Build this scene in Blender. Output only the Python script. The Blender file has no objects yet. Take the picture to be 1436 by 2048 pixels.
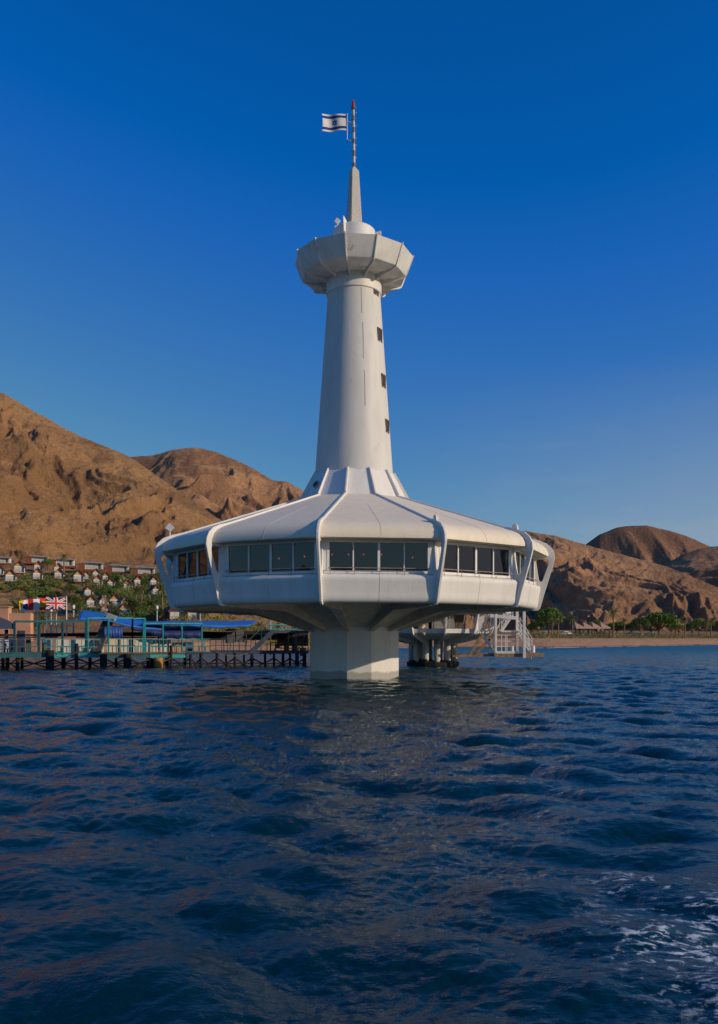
import bpy, bmesh, math, random
import numpy as np
from mathutils import Vector, Matrix
from mathutils.geometry import tessellate_polygon

# ------------------------------------------------------------------ camera, sky, sun, exposure
S = bpy.context.scene
C = S.collection
F, HY, CAMH = 1716.0, 1278.0, 2.0          # focal length in photo pixels, horizon row, camera height
cam = bpy.data.cameras.new("camera")
co = bpy.data.objects.new("camera", cam); C.objects.link(co); S.camera = co
co.location = (0, 0, CAMH); co.rotation_euler = (math.pi/2, 0, 0)
cam.sensor_fit = 'VERTICAL'; cam.sensor_height = 36.0; cam.lens = F/2048*36.0
cam.shift_y = (HY-1024)/2048.0
cam.clip_start = 0.1; cam.clip_end = 20000

SUN_AZ, SUN_EL = math.radians(112.5), math.radians(20.5)     # azimuth clockwise from +Y
W = bpy.data.worlds.new("World"); S.world = W; W.use_nodes = True
wn, wl = W.node_tree.nodes, W.node_tree.links
sky = wn.new('ShaderNodeTexSky'); sky.sky_type = 'NISHITA'; sky.sun_disc = False
sky.sun_elevation = SUN_EL; sky.sun_rotation = SUN_AZ
sky.altitude = 0; sky.air_density = 1.0; sky.dust_density = 0.3; sky.ozone_density = 3.0
ma = wn.new('ShaderNodeVectorMath'); ma.operation = 'MULTIPLY_ADD'
ma.inputs[1].default_value = (0.75, 0.80, 1.70); ma.inputs[2].default_value = (-0.60, -0.16, -0.60)
mx = wn.new('ShaderNodeVectorMath'); mx.operation = 'MAXIMUM'; mx.inputs[1].default_value = (0.01, 0.05, 0.1)
mn = wn.new('ShaderNodeVectorMath'); mn.operation = 'MINIMUM'; mn.inputs[1].default_value = (5.2, 5.0, 4.6)
wl.new(sky.outputs[0], ma.inputs[0]); wl.new(ma.outputs[0], mx.inputs[0]); wl.new(mx.outputs[0], mn.inputs[0])
# faint wisps of cloud low in the sky
tc = wn.new('ShaderNodeTexCoord'); mp = wn.new('ShaderNodeMapping'); mp.inputs['Scale'].default_value = (5, 5, 22)
nz = wn.new('ShaderNodeTexNoise'); nz.inputs['Scale'].default_value = 1.6; nz.inputs['Detail'].default_value = 7
nz.inputs['Roughness'].default_value = .62
rp = wn.new('ShaderNodeMapRange'); rp.inputs[1].default_value = .50; rp.inputs[2].default_value = .80; rp.inputs[4].default_value = .34
sx = wn.new('ShaderNodeSeparateXYZ')
el = wn.new('ShaderNodeMapRange'); el.inputs[1].default_value = .30; el.inputs[2].default_value = .10
el.inputs[3].default_value = 0.0; el.inputs[4].default_value = 1.0
azm = wn.new('ShaderNodeMapRange'); azm.inputs[1].default_value = .05; azm.inputs[2].default_value = .35
mu = wn.new('ShaderNodeMath'); mu.operation = 'MULTIPLY'
mu2 = wn.new('ShaderNodeMath'); mu2.operation = 'MULTIPLY'
mix = wn.new('ShaderNodeMix'); mix.data_type = 'RGBA'; mix.inputs['B'].default_value = (3.3, 3.7, 4.4, 1)
wl.new(tc.outputs['Generated'], mp.inputs['Vector']); wl.new(mp.outputs[0], nz.inputs['Vector']); wl.new(nz.outputs[0], rp.inputs[0])
wl.new(tc.outputs['Generated'], sx.inputs[0]); wl.new(sx.outputs['Z'], el.inputs[0]); wl.new(sx.outputs['X'], azm.inputs[0])
hz_ = wn.new('ShaderNodeMath'); hz_.operation = 'ADD'; hz_.inputs[1].default_value = .42; wl.new(rp.outputs[0], hz_.inputs[0]); wl.new(hz_.outputs[0], mu.inputs[0]); wl.new(el.outputs[0], mu.inputs[1])
wl.new(mu.outputs[0], mu2.inputs[0]); wl.new(azm.outputs[0], mu2.inputs[1])
wl.new(mu2.outputs[0], mix.inputs['Factor']); wl.new(mn.outputs[0], mix.inputs['A'])
wl.new(mix.outputs['Result'], wn['Background'].inputs[0]); wn['Background'].inputs[1].default_value = 0.10

sl = bpy.data.lights.new("sun", 'SUN'); sl.energy = 2.85; sl.angle = math.radians(.5); sl.color = (1, .82, .61)
so = bpy.data.objects.new("sun", sl); C.objects.link(so)
sv = Vector((math.sin(SUN_AZ)*math.cos(SUN_EL), math.cos(SUN_AZ)*math.cos(SUN_EL), math.sin(SUN_EL)))
so.rotation_euler = (-sv).to_track_quat('-Z', 'Y').to_euler(); so.location = (60, -20, 60)
S.view_settings.view_transform = 'Standard'; S.view_settings.look = 'None'
S.view_settings.exposure = 0.0; S.view_settings.gamma = 1.0
S.cycles.max_bounces = 6; S.cycles.transparent_max_bounces = 12
S.cycles.use_denoising = True

rnd = random.Random(7)
def P(px, py, d):                                   # photo ray at forward distance d -> world point
    return Vector(((px-718)*d/F, d, CAMH+(HY-py)*d/F))

# ------------------------------------------------------------------ noise
_perm = np.random.RandomState(3).permutation(256); _perm = np.concatenate([_perm, _perm])
_ang = np.random.RandomState(5).rand(256)*2*np.pi; _gx, _gy = np.cos(_ang), np.sin(_ang)
def pn(x, y):
    xi = np.floor(x).astype(int); yi = np.floor(y).astype(int); fx = x-xi; fy = y-yi
    u = fx*fx*fx*(fx*(fx*6-15)+10); v = fy*fy*fy*(fy*(fy*6-15)+10)
    def g(ix, iy, dx, dy):
        h = _perm[_perm[ix & 255] + (iy & 255)]
        return _gx[h]*dx+_gy[h]*dy
    a = g(xi, yi, fx, fy); b = g(xi+1, yi, fx-1, fy); c = g(xi, yi+1, fx, fy-1); d = g(xi+1, yi+1, fx-1, fy-1)
    return ((a+(b-a)*u)*(1-v)+(c+(d-c)*u)*v)*1.5
def fbm(x, y, o=5, gain=.5):
    s = 0; a = 1.0
    for i in range(o):
        s = s+a*pn(x+i*17.3, y-i*9.1); x = x*2.03; y = y*2.03; a *= gain
    return s
def ridged(x, y, o=5, gain=.5):
    s = 0; a = 1.0; w = 1.0
    for i in range(o):
        n = (1-np.abs(pn(x+i*31.7, y+i*11.9)))**2; n = n*w; w = np.clip(n*1.6, 0, 1)
        s = s+a*n; x = x*2.1; y = y*2.1; a *= gain
    return s

# ------------------------------------------------------------------ materials
def new_mat(name):
    m = bpy.data.materials.new(name); m.use_nodes = True
    return m, m.node_tree.nodes, m.node_tree.links, m.node_tree.nodes['Principled BSDF']
def noise(n, l, scale, detail=6, rough=.6, stretch=None, coord='Object'):
    t = n.new('ShaderNodeTexCoord'); z = n.new('ShaderNodeTexNoise')
    z.inputs['Scale'].default_value = scale; z.inputs['Detail'].default_value = detail; z.inputs['Roughness'].default_value = rough
    if stretch:
        k = n.new('ShaderNodeMapping'); k.inputs['Scale'].default_value = stretch
        l.new(t.outputs[coord], k.inputs[0]); l.new(k.outputs[0], z.inputs['Vector'])
    else: l.new(t.outputs[coord], z.inputs['Vector'])
    return z.outputs[0]
def rng(n, l, src, a, b, c=0., d=1.):
    r = n.new('ShaderNodeMapRange'); r.inputs[1].default_value = a; r.inputs[2].default_value = b
    r.inputs[3].default_value = c; r.inputs[4].default_value = d; l.new(src, r.inputs[0]); return r.outputs[0]
def mixc(n, l, fac, a, b):
    m = n.new('ShaderNodeMix'); m.data_type = 'RGBA'
    if fac is not None: l.new(fac, m.inputs['Factor'])
    for k, v in (('A', a), ('B', b)):
        if isinstance(v, (tuple, list)): m.inputs[k].default_value = (*v[:3], 1)
        else: l.new(v, m.inputs[k])
    return m.outputs['Result']
def bump(n, l, b, src, dist=.05, strength=1.):
    k = n.new('ShaderNodeBump'); k.inputs['Distance'].default_value = dist; k.inputs['Strength'].default_value = strength
    l.new(src, k.inputs['Height']); l.new(k.outputs[0], b.inputs['Normal']); return k
_mc = {}
def mat(name, col, rough=.6, var=.18, scale=2.5, bmp=0., metal=0.):
    if name in _mc: return _mc[name]
    m, n, l, b = new_mat(name)
    z = noise(n, l, scale)
    lo = tuple(c*(1-var) for c in col); hi = tuple(min(1, c*(1+var)) for c in col)
    l.new(mixc(n, l, rng(n, l, z, .3, .7), lo, hi), b.inputs['Base Color'])
    b.inputs['Roughness'].default_value = rough; b.inputs['Metallic'].default_value = metal
    if bmp: bump(n, l, b, z, bmp)
    _mc[name] = m; return m
def paint_mat(name, col, dirt, dirt_amt=.25, rust=0., rough=.45):
    m, n, l, b = new_mat(name)
    z1 = noise(n, l, 1.0, 6, .65, (2.2, 2.2, .35)); z2 = noise(n, l, .45, 4, .5)
    c = mixc(n, l, rng(n, l, z1, .42, .78, 0, dirt_amt), col, dirt)
    c = mixc(n, l, rng(n, l, z2, .35, .75, 0, .35*dirt_amt), c, tuple(x*.75 for x in col))
    if rust:
        z3 = noise(n, l, 1.4, 8, .7, (1.5, 1.5, .6))
        c = mixc(n, l, rng(n, l, z3, .60, .72, 0, rust), c, (.22, .10, .035))
    l.new(c, b.inputs['Base Color'])
    zb = noise(n, l, 3.0, 3, .5)
    l.new(rng(n, l, z1, .3, .7, rough-.08, rough+.12), b.inputs['Roughness'])
    bump(n, l, b, zb, .006, .5)
    return m
WHITE = paint_mat('white_paint', (.81, .78, .73), (.52, .47, .39), .36, .22, .58)
WHITE_DIRTY = paint_mat('weathered_white_paint', (.80, .78, .73), (.46, .37, .26), .50, .75)
ROOF = paint_mat('roof_paint', (.87, .76, .59), (.68, .57, .42), .38, .2, .6)
SHAFT = paint_mat('shaft_paint', (.69, .67, .625), (.48, .44, .38), .42, .28, .6)
UNDER = paint_mat('underside_paint', (.80, .75, .66), (.36, .30, .22), .55, .25)
def column_mat():
    m, n, l, b = new_mat('column_paint')
    t = n.new('ShaderNodeTexCoord'); s = n.new('ShaderNodeSeparateXYZ'); l.new(t.outputs['Object'], s.inputs[0])
    z = noise(n, l, .9, 5, .6)
    ad = n.new('ShaderNodeMath'); ad.operation = 'MULTIPLY_ADD'; ad.inputs[1].default_value = .5; l.new(z, ad.inputs[0]); l.new(s.outputs['Z'], ad.inputs[2])
    z1 = noise(n, l, 1.2, 6, .65, (2.5, 2.5, .3))
    c = mixc(n, l, rng(n, l, z1, .4, .8, 0, .28), (.81, .775, .75), (.50, .45, .39))
    c = mixc(n, l, rng(n, l, ad.outputs[0], .70, .60, 0, .75), c, (.30, .30, .27))      # splash band
    c = mixc(n, l, rng(n, l, ad.outputs[0], .30, .15, 0, .9), c, (.045, .055, .03))      # weed at the waterline
    l.new(c, b.inputs['Base Color']); b.inputs['Roughness'].default_value = .5
    return m
COLUMN = column_mat()
FRAME = mat('window_frame_paint', (.78, .77, .74), .4, .08)
STEEL = mat('rail_steel', (.46, .34, .27), .45, .3, 5, 0, .3)
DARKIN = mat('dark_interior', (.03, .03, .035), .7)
RUSTY = mat('rusty_steel', (.20, .11, .05), .8, .5, 6)
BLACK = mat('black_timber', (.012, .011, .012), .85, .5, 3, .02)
TEAL = mat('teal_paint', (.04, .34, .35), .5, .25, 3)
TEALD = mat('dark_teal_paint', (.02, .10, .12), .5, .3, 3)
NAVY = mat('navy_paint', (.012, .03, .07), .55, .3, 3)
def glass():
    m, n, l, b = new_mat('window_glass')
    n.remove(b); out = n['Material Output']
    g = n.new('ShaderNodeBsdfGlossy'); g.inputs['Roughness'].default_value = .015; g.inputs['Color'].default_value = (.70, .73, .82, 1)
    t = n.new('ShaderNodeBsdfTransparent'); t.inputs['Color'].default_value = (.15, .16, .20, 1)
    f = n.new('ShaderNodeFresnel'); f.inputs['IOR'].default_value = 1.88
    k = n.new('ShaderNodeMixShader'); l.new(f.outputs[0], k.inputs[0]); l.new(t.outputs[0], k.inputs[1]); l.new(g.outputs[0], k.inputs[2])
    l.new(k.outputs[0], out.inputs['Surface']); return m
GLASS = glass()
def emit(name, col, s):
    m, n, l, b = new_mat(name); b.inputs['Base Color'].default_value = (*col, 1)
    b.inputs['Emission Color'].default_value = (*col, 1); b.inputs['Emission Strength'].default_value = s; return m

# ------------------------------------------------------------------ mesh builder
class MB:
    def __init__(s): s.v = []; s.f = []; s.m = []
    def add(s, vs, fs, mi=0):
        b = len(s.v); s.v += [Vector(v) for v in vs]; s.f += [tuple(b+i for i in f) for f in fs]; s.m += [mi]*len(fs); return s
    def box(s, c, d, rz=0., mi=0, M=None):
        x, y, z = d[0]/2, d[1]/2, d[2]/2
        R = M if M is not None else Matrix.Rotation(rz, 3, 'Z')
        vs = [Vector(c)+R @ Vector((a*x, b*y, e*z)) for a in (-1, 1) for b in (-1, 1) for e in (-1, 1)]
        return s.add(vs, [(0, 1, 3, 2), (4, 6, 7, 5), (0, 4, 5, 1), (2, 3, 7, 6), (0, 2, 6, 4), (1, 5, 7, 3)], mi)
    def bar(s, p, q, w, h=None, mi=0):
        p = Vector(p); q = Vector(q); h = h or w; d = q-p; L = d.length
        if L < 1e-6: return s
        z = d/L; u = z.cross(Vector((0, 0, 1)))
        u = Vector((1, 0, 0)) if u.length < 1e-3 else u.normalized()
        v = u.cross(z)
        vs = [a+u*(i*w/2)+v*(j*h/2) for a in (p, q) for i, j in ((-1, -1), (1, -1), (1, 1), (-1, 1))]
        return s.add(vs, [(3, 2, 1, 0), (4, 5, 6, 7), (0, 1, 5, 4), (1, 2, 6, 5), (2, 3, 7, 6), (3, 0, 4, 7)], mi)
    def path(s, pts, rad, n=8, mi=0):
        pts = [Vector(p) for p in pts]
        if not isinstance(rad, (list, tuple)): rad = [rad]*len(pts)
        vs = []; fs = []
        for i, p in enumerate(pts):
            d = (pts[min(i+1, len(pts)-1)]-pts[max(i-1, 0)]).normalized()
            u = d.cross(Vector((0, 0, 1))); u = Vector((1, 0, 0)) if u.length < 1e-3 else u.normalized(); w = u.cross(d)
            for k in range(n):
                a = 2*math.pi*k/n; vs.append(p+(u*math.cos(a)+w*math.sin(a))*rad[i])
        for i in range(len(pts)-1):
            for k in range(n):
                k2 = (k+1) % n; fs.append((i*n+k, i*n+k2, (i+1)*n+k2, (i+1)*n+k))
        fs.append(tuple(range(n-1, -1, -1))); fs.append(tuple((len(pts)-1)*n+k for k in range(n)))
        return s.add(vs, fs, mi)
    def tube(s, p, q, r, r2=None, n=8, mi=0): return s.path([p, q], [r, r if r2 is None else r2], n, mi)
    def lathe(s, c, prof, n=32, ph=0., mi=0, closed=False):
        c = Vector(c); vs = []; fs = []; m = len(prof)
        for k in range(n):
            a = ph+2*math.pi*k/n
            for r, z in prof: vs.append(c+Vector((r*math.sin(a), -r*math.cos(a), z)))
        for k in range(n):
            k2 = (k+1) % n
            for i in range(m if closed else m-1):
                j = (i+1) % m; fs.append((k*m+i, k2*m+i, k2*m+j, k*m+j))
        return s.add(vs, fs, mi)
    def build(s, name, mats, parent=None, origin=None, smooth=None, bevel=0., recalc=True):
        mats = mats if isinstance(mats, (list, tuple)) else [mats]
        if parent is not None: o0 = ORG[parent.name]
        elif origin is not None: o0 = Vector(origin)
        else:
            xs = [v.x for v in s.v]; ys = [v.y for v in s.v]; zs = [v.z for v in s.v]
            o0 = Vector(((min(xs)+max(xs))/2, (min(ys)+max(ys))/2, min(zs)))
        me = bpy.data.meshes.new(name); me.from_pydata([tuple(v-o0) for v in s.v], [], s.f)
        for m in mats: me.materials.append(m)
        if len(mats) > 1: me.polygons.foreach_set('material_index', s.m)
        if recalc:
            bm = bmesh.new(); bm.from_mesh(me); bmesh.ops.recalc_face_normals(bm, faces=bm.faces); bm.to_mesh(me); bm.free()
        if smooth is not None:
            me.polygons.foreach_set('use_smooth', [True]*len(me.polygons))
            me.set_sharp_from_angle(angle=math.radians(smooth))
        o = bpy.data.objects.new(name, me); C.objects.link(o)
        if parent is not None: o.parent = parent
        else: o.location = o0
        ORG[o.name] = o0
        if bevel:
            b = o.modifiers.new('bevel', 'BEVEL'); b.width = bevel; b.segments = 2; b.limit_method = 'ANGLE'; b.angle_limit = math.radians(35)
        return o
ORG = {}
def tag(o, label=None, cat=None, group=None, kind=None):
    if label: o['label'] = label
    if cat: o['category'] = cat
    if group: o['group'] = group
    if kind: o['kind'] = kind
    return o
def thing(name, loc, label, cat, group=None):
    o = bpy.data.objects.new(name, None); C.objects.link(o); o.location = loc; o.empty_display_size = .3
    ORG[o.name] = Vector(loc); return tag(o, label, cat, group)
def dup(o, parent=None):
    c = o.copy(); C.objects.link(c); c.parent = parent
    for k in ('category', 'group', 'label'):
        if parent is not None and k in c.keys() and k != 'label': del c[k]
    for ch in list(o.children): dup(ch, c)
    return c
def plate(mb, T, th, outline, t, hole=None, mi=0):
    """upright plate in the radial plane at angle th; outline in (r, z)"""
    e = Vector((math.sin(th), -math.cos(th), 0)); u = Vector((math.cos(th), math.sin(th), 0))
    loops = [[Vector((r, z, 0)) for r, z in outline]]+([[Vector((r, z, 0)) for r, z in hole]] if hole else [])
    tris = tessellate_polygon(loops); pts = [p for L in loops for p in L]; N = len(pts)
    vs = [T+e*p.x+Vector((0, 0, p.y))+u*(sg*t/2) for sg in (1, -1) for p in pts]
    fs = [tuple(x) for x in tris]+[tuple(N+i for i in reversed(x)) for x in tris]; b = 0
    for L in loops:
        n = len(L)
        for i in range(n):
            j = (i+1) % n; fs.append((b+i, b+j, N+b+j, N+b+i))
        b += n
    return mb.add(vs, fs, mi)
def ring_pt(T, th, r, z): return T+Vector((r*math.sin(th), -r*math.cos(th), z))
def panel(mb, T, a, b, prof, nseg=1, mi=0, closed=True):
    """profile (r,z) swept straight from corner angle a to corner angle b"""
    m = len(prof); vs = []; fs = []
    for k in range(nseg+1):
        f = k/nseg
        for r, z in prof: vs.append(ring_pt(T, a, r, z)*(1-f)+ring_pt(T, b, r, z)*f)
    for k in range(nseg):
        for i in range(m if closed else m-1):
            j = (i+1) % m; fs.append((k*m+i, k*m+j, (k+1)*m+j, (k+1)*m+i))
    return mb.add(vs, fs, mi)

# ------------------------------------------------------------------ ground, hills
SHX = [-900, 0, 560, 660, 800, 1100, 1270, 1436, 2300]
SHD = [112, 112, 116, 150, 186, 181, 225, 286, 420]
def shore(px): return np.interp(px, SHX, SHD)
LD = [-1e3, 60, 112, 113.5, 150, 190, 230, 280, 330, 360, 420, 460, 600]
LZ = [-6, -3, -.2, 1.3, 2.6, 6, 13, 21, 29.5, 33, 36, 38, 40]
def ground_z(px, d):
    px = np.asarray(px, float); d = np.asarray(d, float); s = d-shore(px)
    zr = np.interp(s, [-60, 0, 12, 28, 45, 120, 300, 600], [-3, -.05, .9, 1.75, 2.2, 3.6, 7, 10])
    zl = np.interp(d, LD, LZ)
    t = np.clip((px-330)/(600-330), 0, 1); t = t*t*(3-2*t)
    x = (px-718)*d/F
    up = np.clip((d-125)/80, 0, 1)*(1-t)
    n = fbm(x/22, d/22, 4)*up*1.6+(ridged(x/13+5, d/9, 4, .55)-1.1)*up*np.clip((d-140)/60, 0, 1)*1.1
    n = n+np.clip(s/10, 0, 1)*fbm(x/6+40, d/6, 3)*.12
    return zl*(1-t)+zr*t+n
def hit(px, py, d0=100, d1=470):
    ds = np.linspace(d0, d1, 1500); y = HY-(ground_z(np.full_like(ds, px), ds)-CAMH)*F/ds
    k = np.where(y <= py)[0]
    d = ds[k[0]] if len(k) else d1
    return float(d)
def on_ground(px, py=None, d=None):
    if d is None: d = hit(px, py)
    z = float(ground_z(px, d)); return Vector(((px-718)*d/F, d, z)), d
def grid_mesh(name, X, Y, Z, m, kind='structure', smooth=True, attrs=None):
    nr, nc = X.shape
    me = bpy.data.meshes.new(name); nv = nr*nc; me.vertices.add(nv)
    me.vertices.foreach_set('co', np.stack([X, Y, Z], -1).reshape(-1).astype(np.float32))
    i = np.arange(nr-1)[:, None]*nc+np.arange(nc-1)[None, :]
    q = np.stack([i, i+1, i+nc+1, i+nc], -1).reshape(-1, 4); nf = len(q)
    me.loops.add(nf*4); me.loops.foreach_set('vertex_index', q.reshape(-1).astype(np.int32))
    me.polygons.add(nf); me.polygons.foreach_set('loop_start', (np.arange(nf)*4).astype(np.int32))
    me.polygons.foreach_set('loop_total', np.full(nf, 4, np.int32))
    me.polygons.foreach_set('use_smooth', np.ones(nf, bool) if smooth else np.zeros(nf, bool))
    me.update(calc_edges=True); me.validate()
    me.materials.append(m)
    o = bpy.data.objects.new(name, me); C.objects.link(o); o['kind'] = kind; return o

def rock_mat(name, sand, rock, dark, sc=1.0):
    m, n, l, b = new_mat(name)
    big = noise(n, l, .011*sc, 6, .6); mid = noise(n, l, .06*sc, 8, .68); fine = noise(n, l, .35*sc, 8, .75)
    g = n.new('ShaderNodeNewGeometry'); s = n.new('ShaderNodeSeparateXYZ'); l.new(g.outputs['True Normal'], s.inputs[0])
    steep = rng(n, l, s.outputs['Z'], .86, .62)
    a = n.new('ShaderNodeMath'); a.operation = 'ADD'; l.new(rng(n, l, mid, .48, .68), a.inputs[0]); l.new(rng(n, l, big, .47, .60, -.25, .85), a.inputs[1])
    a2 = n.new('ShaderNodeMath'); a2.operation = 'MULTIPLY_ADD'; a2.use_clamp = True; a2.inputs[1].default_value = .7
    l.new(steep, a2.inputs[0]); l.new(a.outputs[0], a2.inputs[2])
    c = mixc(n, l, a2.outputs[0], sand, rock)
    c = mixc(n, l, rng(n, l, fine, .56, .66, 0, .7), c, dark)
    c = mixc(n, l, rng(n, l, fine, .42, .30, 0, .35), c, tuple(min(1, x*1.35) for x in sand))
    l.new(c, b.inputs['Base Color']); b.inputs['Roughness'].default_value = .95; b.inputs['Specular IOR Level'].default_value = .1
    ad = n.new('ShaderNodeMath'); ad.operation = 'MULTIPLY_ADD'; ad.inputs[1].default_value = .4; l.new(fine, ad.inputs[0]); l.new(mid, ad.inputs[2])
    bump(n, l, b, ad.outputs[0], 9.0, 1.0)
    return m
ROCK1 = rock_mat('brown_hill_rock', (.62, .335, .145), (.41, .22, .098), (.19, .105, .052))
ROCK2 = rock_mat('dark_hill_rock', (.64, .345, .17), (.41, .215, .11), (.19, .105, .06), .8)
ROCK3 = rock_mat('far_hill_rock', (.46, .25, .135), (.30, .16, .095), (.17, .095, .065), .5)

def mountain(name, pts, d0, m, amp, lam, cols=420, rows=230, g=1.15, back=.5, seed=0., z0=None, label=None):
    xs = [p[0] for p in pts]
    px = np.linspace(max(xs[0], -300), xs[-1], cols)
    if xs[0] < -300: px = np.concatenate([np.linspace(xs[0], -300, 150)[:-1], px])
    py = np.interp(px, xs, [p[1] for p in pts]); dr = np.interp(px, xs, [p[2] for p in pts])
    # smooth the outline a little
    k = np.hanning(9); k /= k.sum(); py = np.convolve(np.pad(py, 4, 'edge'), k, 'valid'); dr = np.convolve(np.pad(dr, 4, 'edge'), k, 'valid')
    v = np.concatenate([np.linspace(0, 1, rows), 1+np.linspace(0, back, rows//4)[1:]])[:, None]
    db = np.interp(px, [p[0] for p in d0], [p[1] for p in d0])
    D = db+(dr-db)*v
    X = (px-718)*D/F
    zr = CAMH+(HY-py)*dr/F
    zb = ground_z(px, np.minimum(db, 520))-4 if z0 is None else np.full_like(px, z0)
    vv = np.clip(v, 0, 1)
    Z = zb+(zr-zb)*(vv**g)
    Z = np.where(v > 1, zr-(v-1)*np.abs(dr-db)*.55, Z)
    wx = X+lam*.45*fbm(X/lam/1.3+seed, D/lam/1.3, 3); wy = D+lam*.45*fbm(X/lam/1.3-seed+7, D/lam/1.3+3, 3)
    n1 = ridged(wx/lam+seed, wy/lam/2.6, 4, .42)-1.05
    n2 = ridged(wx/lam*3.3+seed*2, wy/lam*1.25, 5, .55)-1.0
    n3 = fbm(X/9+seed, D/9, 4, .6)
    hgt = np.clip((zr-zb)/120, .25, 1.6)
    env = np.sin(np.pi*np.clip(v, 0, 1)**1.15)**.9*.97*np.clip(v/.16, 0, 1)+.02
    Z = Z-((.75-n1)*amp+(.6-n2)*amp*.30)*env*hgt+n3*(.4+1.3*env)
    Z = Z-(1.0-ridged(wx/19+seed*7, wy/80, 3, .5)*.75)*3.4*env*min(2.5, lam/115)
    crag = ridged(wx/34+seed*3, wy/46, 4, .55)-1.1; msk = np.clip(fbm(X/95+seed*5, D/140, 3)*2.2+.35, 0, 1)
    Z = Z+np.clip(crag, -.5, .45)*msk*4.5*env*hgt**.5*min(2.2, lam/130)
    for _ in range(1):
        B = Z.copy(); B[1:-1, 1:-1] = (Z[:-2, 1:-1]+Z[2:, 1:-1]+Z[1:-1, :-2]+Z[1:-1, 2:]+4*Z[1:-1, 1:-1])/8; Z = np.where((v > .93) & (v < 1.07), Z, B)
    o = grid_mesh(name, X, D+0*X, Z, m)
    return o

# the far shore of the gulf, behind the camera: it shows only in the window panes and the waves
ga = np.linspace(math.radians(128), math.radians(262), 160)[None, :]; gv = np.linspace(0, 1, 26)[:, None]
gr_ = 5200+gv*1800+0*ga; gz = -2+(430+260*fbm(ga*9+gv*0, gv*0+2.5, 4))*np.minimum(gv*1.4, 1)**1.2*(.75+.25*ridged(ga*40+gv, gv*3, 3)/1.5)
grid_mesh('hills', gr_*np.sin(ga), gr_*np.cos(ga), gz, ROCK3)

def ground_mat():
    m, n, l, b = new_mat('shore_ground')
    z = noise(n, l, .12, 7, .65); f = noise(n, l, 1.2, 6, .7)
    t = n.new('ShaderNodeNewGeometry'); s = n.new('ShaderNodeSeparateXYZ'); l.new(t.outputs['Position'], s.inputs[0])
    sand = mixc(n, l, rng(n, l, f, .3, .7), (.60, .32, .17), (.70, .40, .22))
    z3 = noise(n, l, .35, 8, .72)
    soil = mixc(n, l, rng(n, l, z, .4, .6), (.46, .255, .11), (.27, .15, .065)); soil = mixc(n, l, rng(n, l, z3, .56, .66, 0, .7), soil, (.11, .065, .033))
    c = mixc(n, l, rng(n, l, s.outputs['Z'], 2.0, 2.5), sand, soil)
    c = mixc(n, l, rng(n, l, s.outputs['Z'], .45, .15), c, (.17, .105, .07))
    l.new(c, b.inputs['Base Color']); b.inputs['Roughness'].default_value = .95; b.inputs['Specular IOR Level'].default_value = .15
    bump(n, l, b, z3, 2.5, .8); return m
gp = np.concatenate([np.linspace(-5500, -300, 140)[:-1], np.linspace(-300, 2900, 560)])
gt = np.concatenate([np.linspace(-.35, 0, 12)[:-1], np.linspace(0, 1, 150)**1.25])
gd = shore(gp)[None, :]+gt[:, None]*np.where(gt[:, None] < 0, 100, (640-shore(gp))[None, :])
gP = np.broadcast_to(gp, gd.shape)
ground = grid_mesh('ground', (gP-718)*gd/F, gd, ground_z(gP, gd), ground_mat())

RB = [(-5500, 300), (-1500, 345), (300, 345), (420, 360), (640, 420), (1100, 430), (2900, 560)]
mountain('hills', [(-5500, 640, 560), (-1500, 600, 1000), (-500, 600, 980), (-160, 690, 940), (0, 783, 900), (30, 798, 895), (62, 818, 890), (100, 838, 880), (132, 858, 870),
         (190, 884, 850), (225, 898, 830), (262, 914, 810), (330, 962, 770), (430, 1032, 720), (500, 1078, 690), (600, 1135, 650), (760, 1215, 600)],
         RB, ROCK1, 17, 115, 620, 300, 1.12, .35, 1.7)
mountain('hills', [(120, 1000, 1500), (200, 940, 1450), (262, 912, 1420), (305, 909, 1400), (350, 897, 1380), (392, 894, 1370), (430, 902, 1360), (470, 918, 1340), (510, 938, 1320),
         (545, 959, 1300), (575, 962, 1290), (592, 972, 1280), (612, 984, 1270), (700, 1006, 1240), (850, 1024, 1180), (967, 1041, 1120), (1043, 1060, 1080), (1109, 1070, 1040), (1172, 1088, 1010),
         (1225, 1104, 985), (1275, 1116, 960), (1325, 1129, 930), (1374, 1148, 900), (1436, 1174, 870), (1560, 1215, 830), (1800, 1262, 760)],
         [(100, 520), (640, 420), (1100, 430), (1436, 480), (1800, 540)], ROCK2, 40, 190, 860, 300, 1.2, .3, 4.2)
mountain('hills', [(1060, 1180, 2300), (1130, 1118, 2260), (1172, 1086, 2230), (1198, 1065, 2210), (1232, 1051, 2200), (1262, 1047, 2190), (1292, 1048, 2180), (1330, 1057, 2170), (1375, 1071, 2150),
         (1420, 1090, 2130), (1470, 1104, 2100), (1700, 1150, 2050), (2200, 1230, 2000)], [(1060, 1100), (2200, 1100)], ROCK3, 95, 400, 420, 220, 1.15, .3, 9.1, 8)
mountain('hills', [(1290, 1165, 1700), (1330, 1128, 1690), (1365, 1108, 1680), (1400, 1096, 1670), (1436, 1091, 1660), (1520, 1078, 1640), (1700, 1090, 1600), (2200, 1180, 1500)],
         [(1290, 950), (2200, 950)], ROCK3, 28, 240, 260, 180, 1.1, .3, 2.3, 8)

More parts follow.
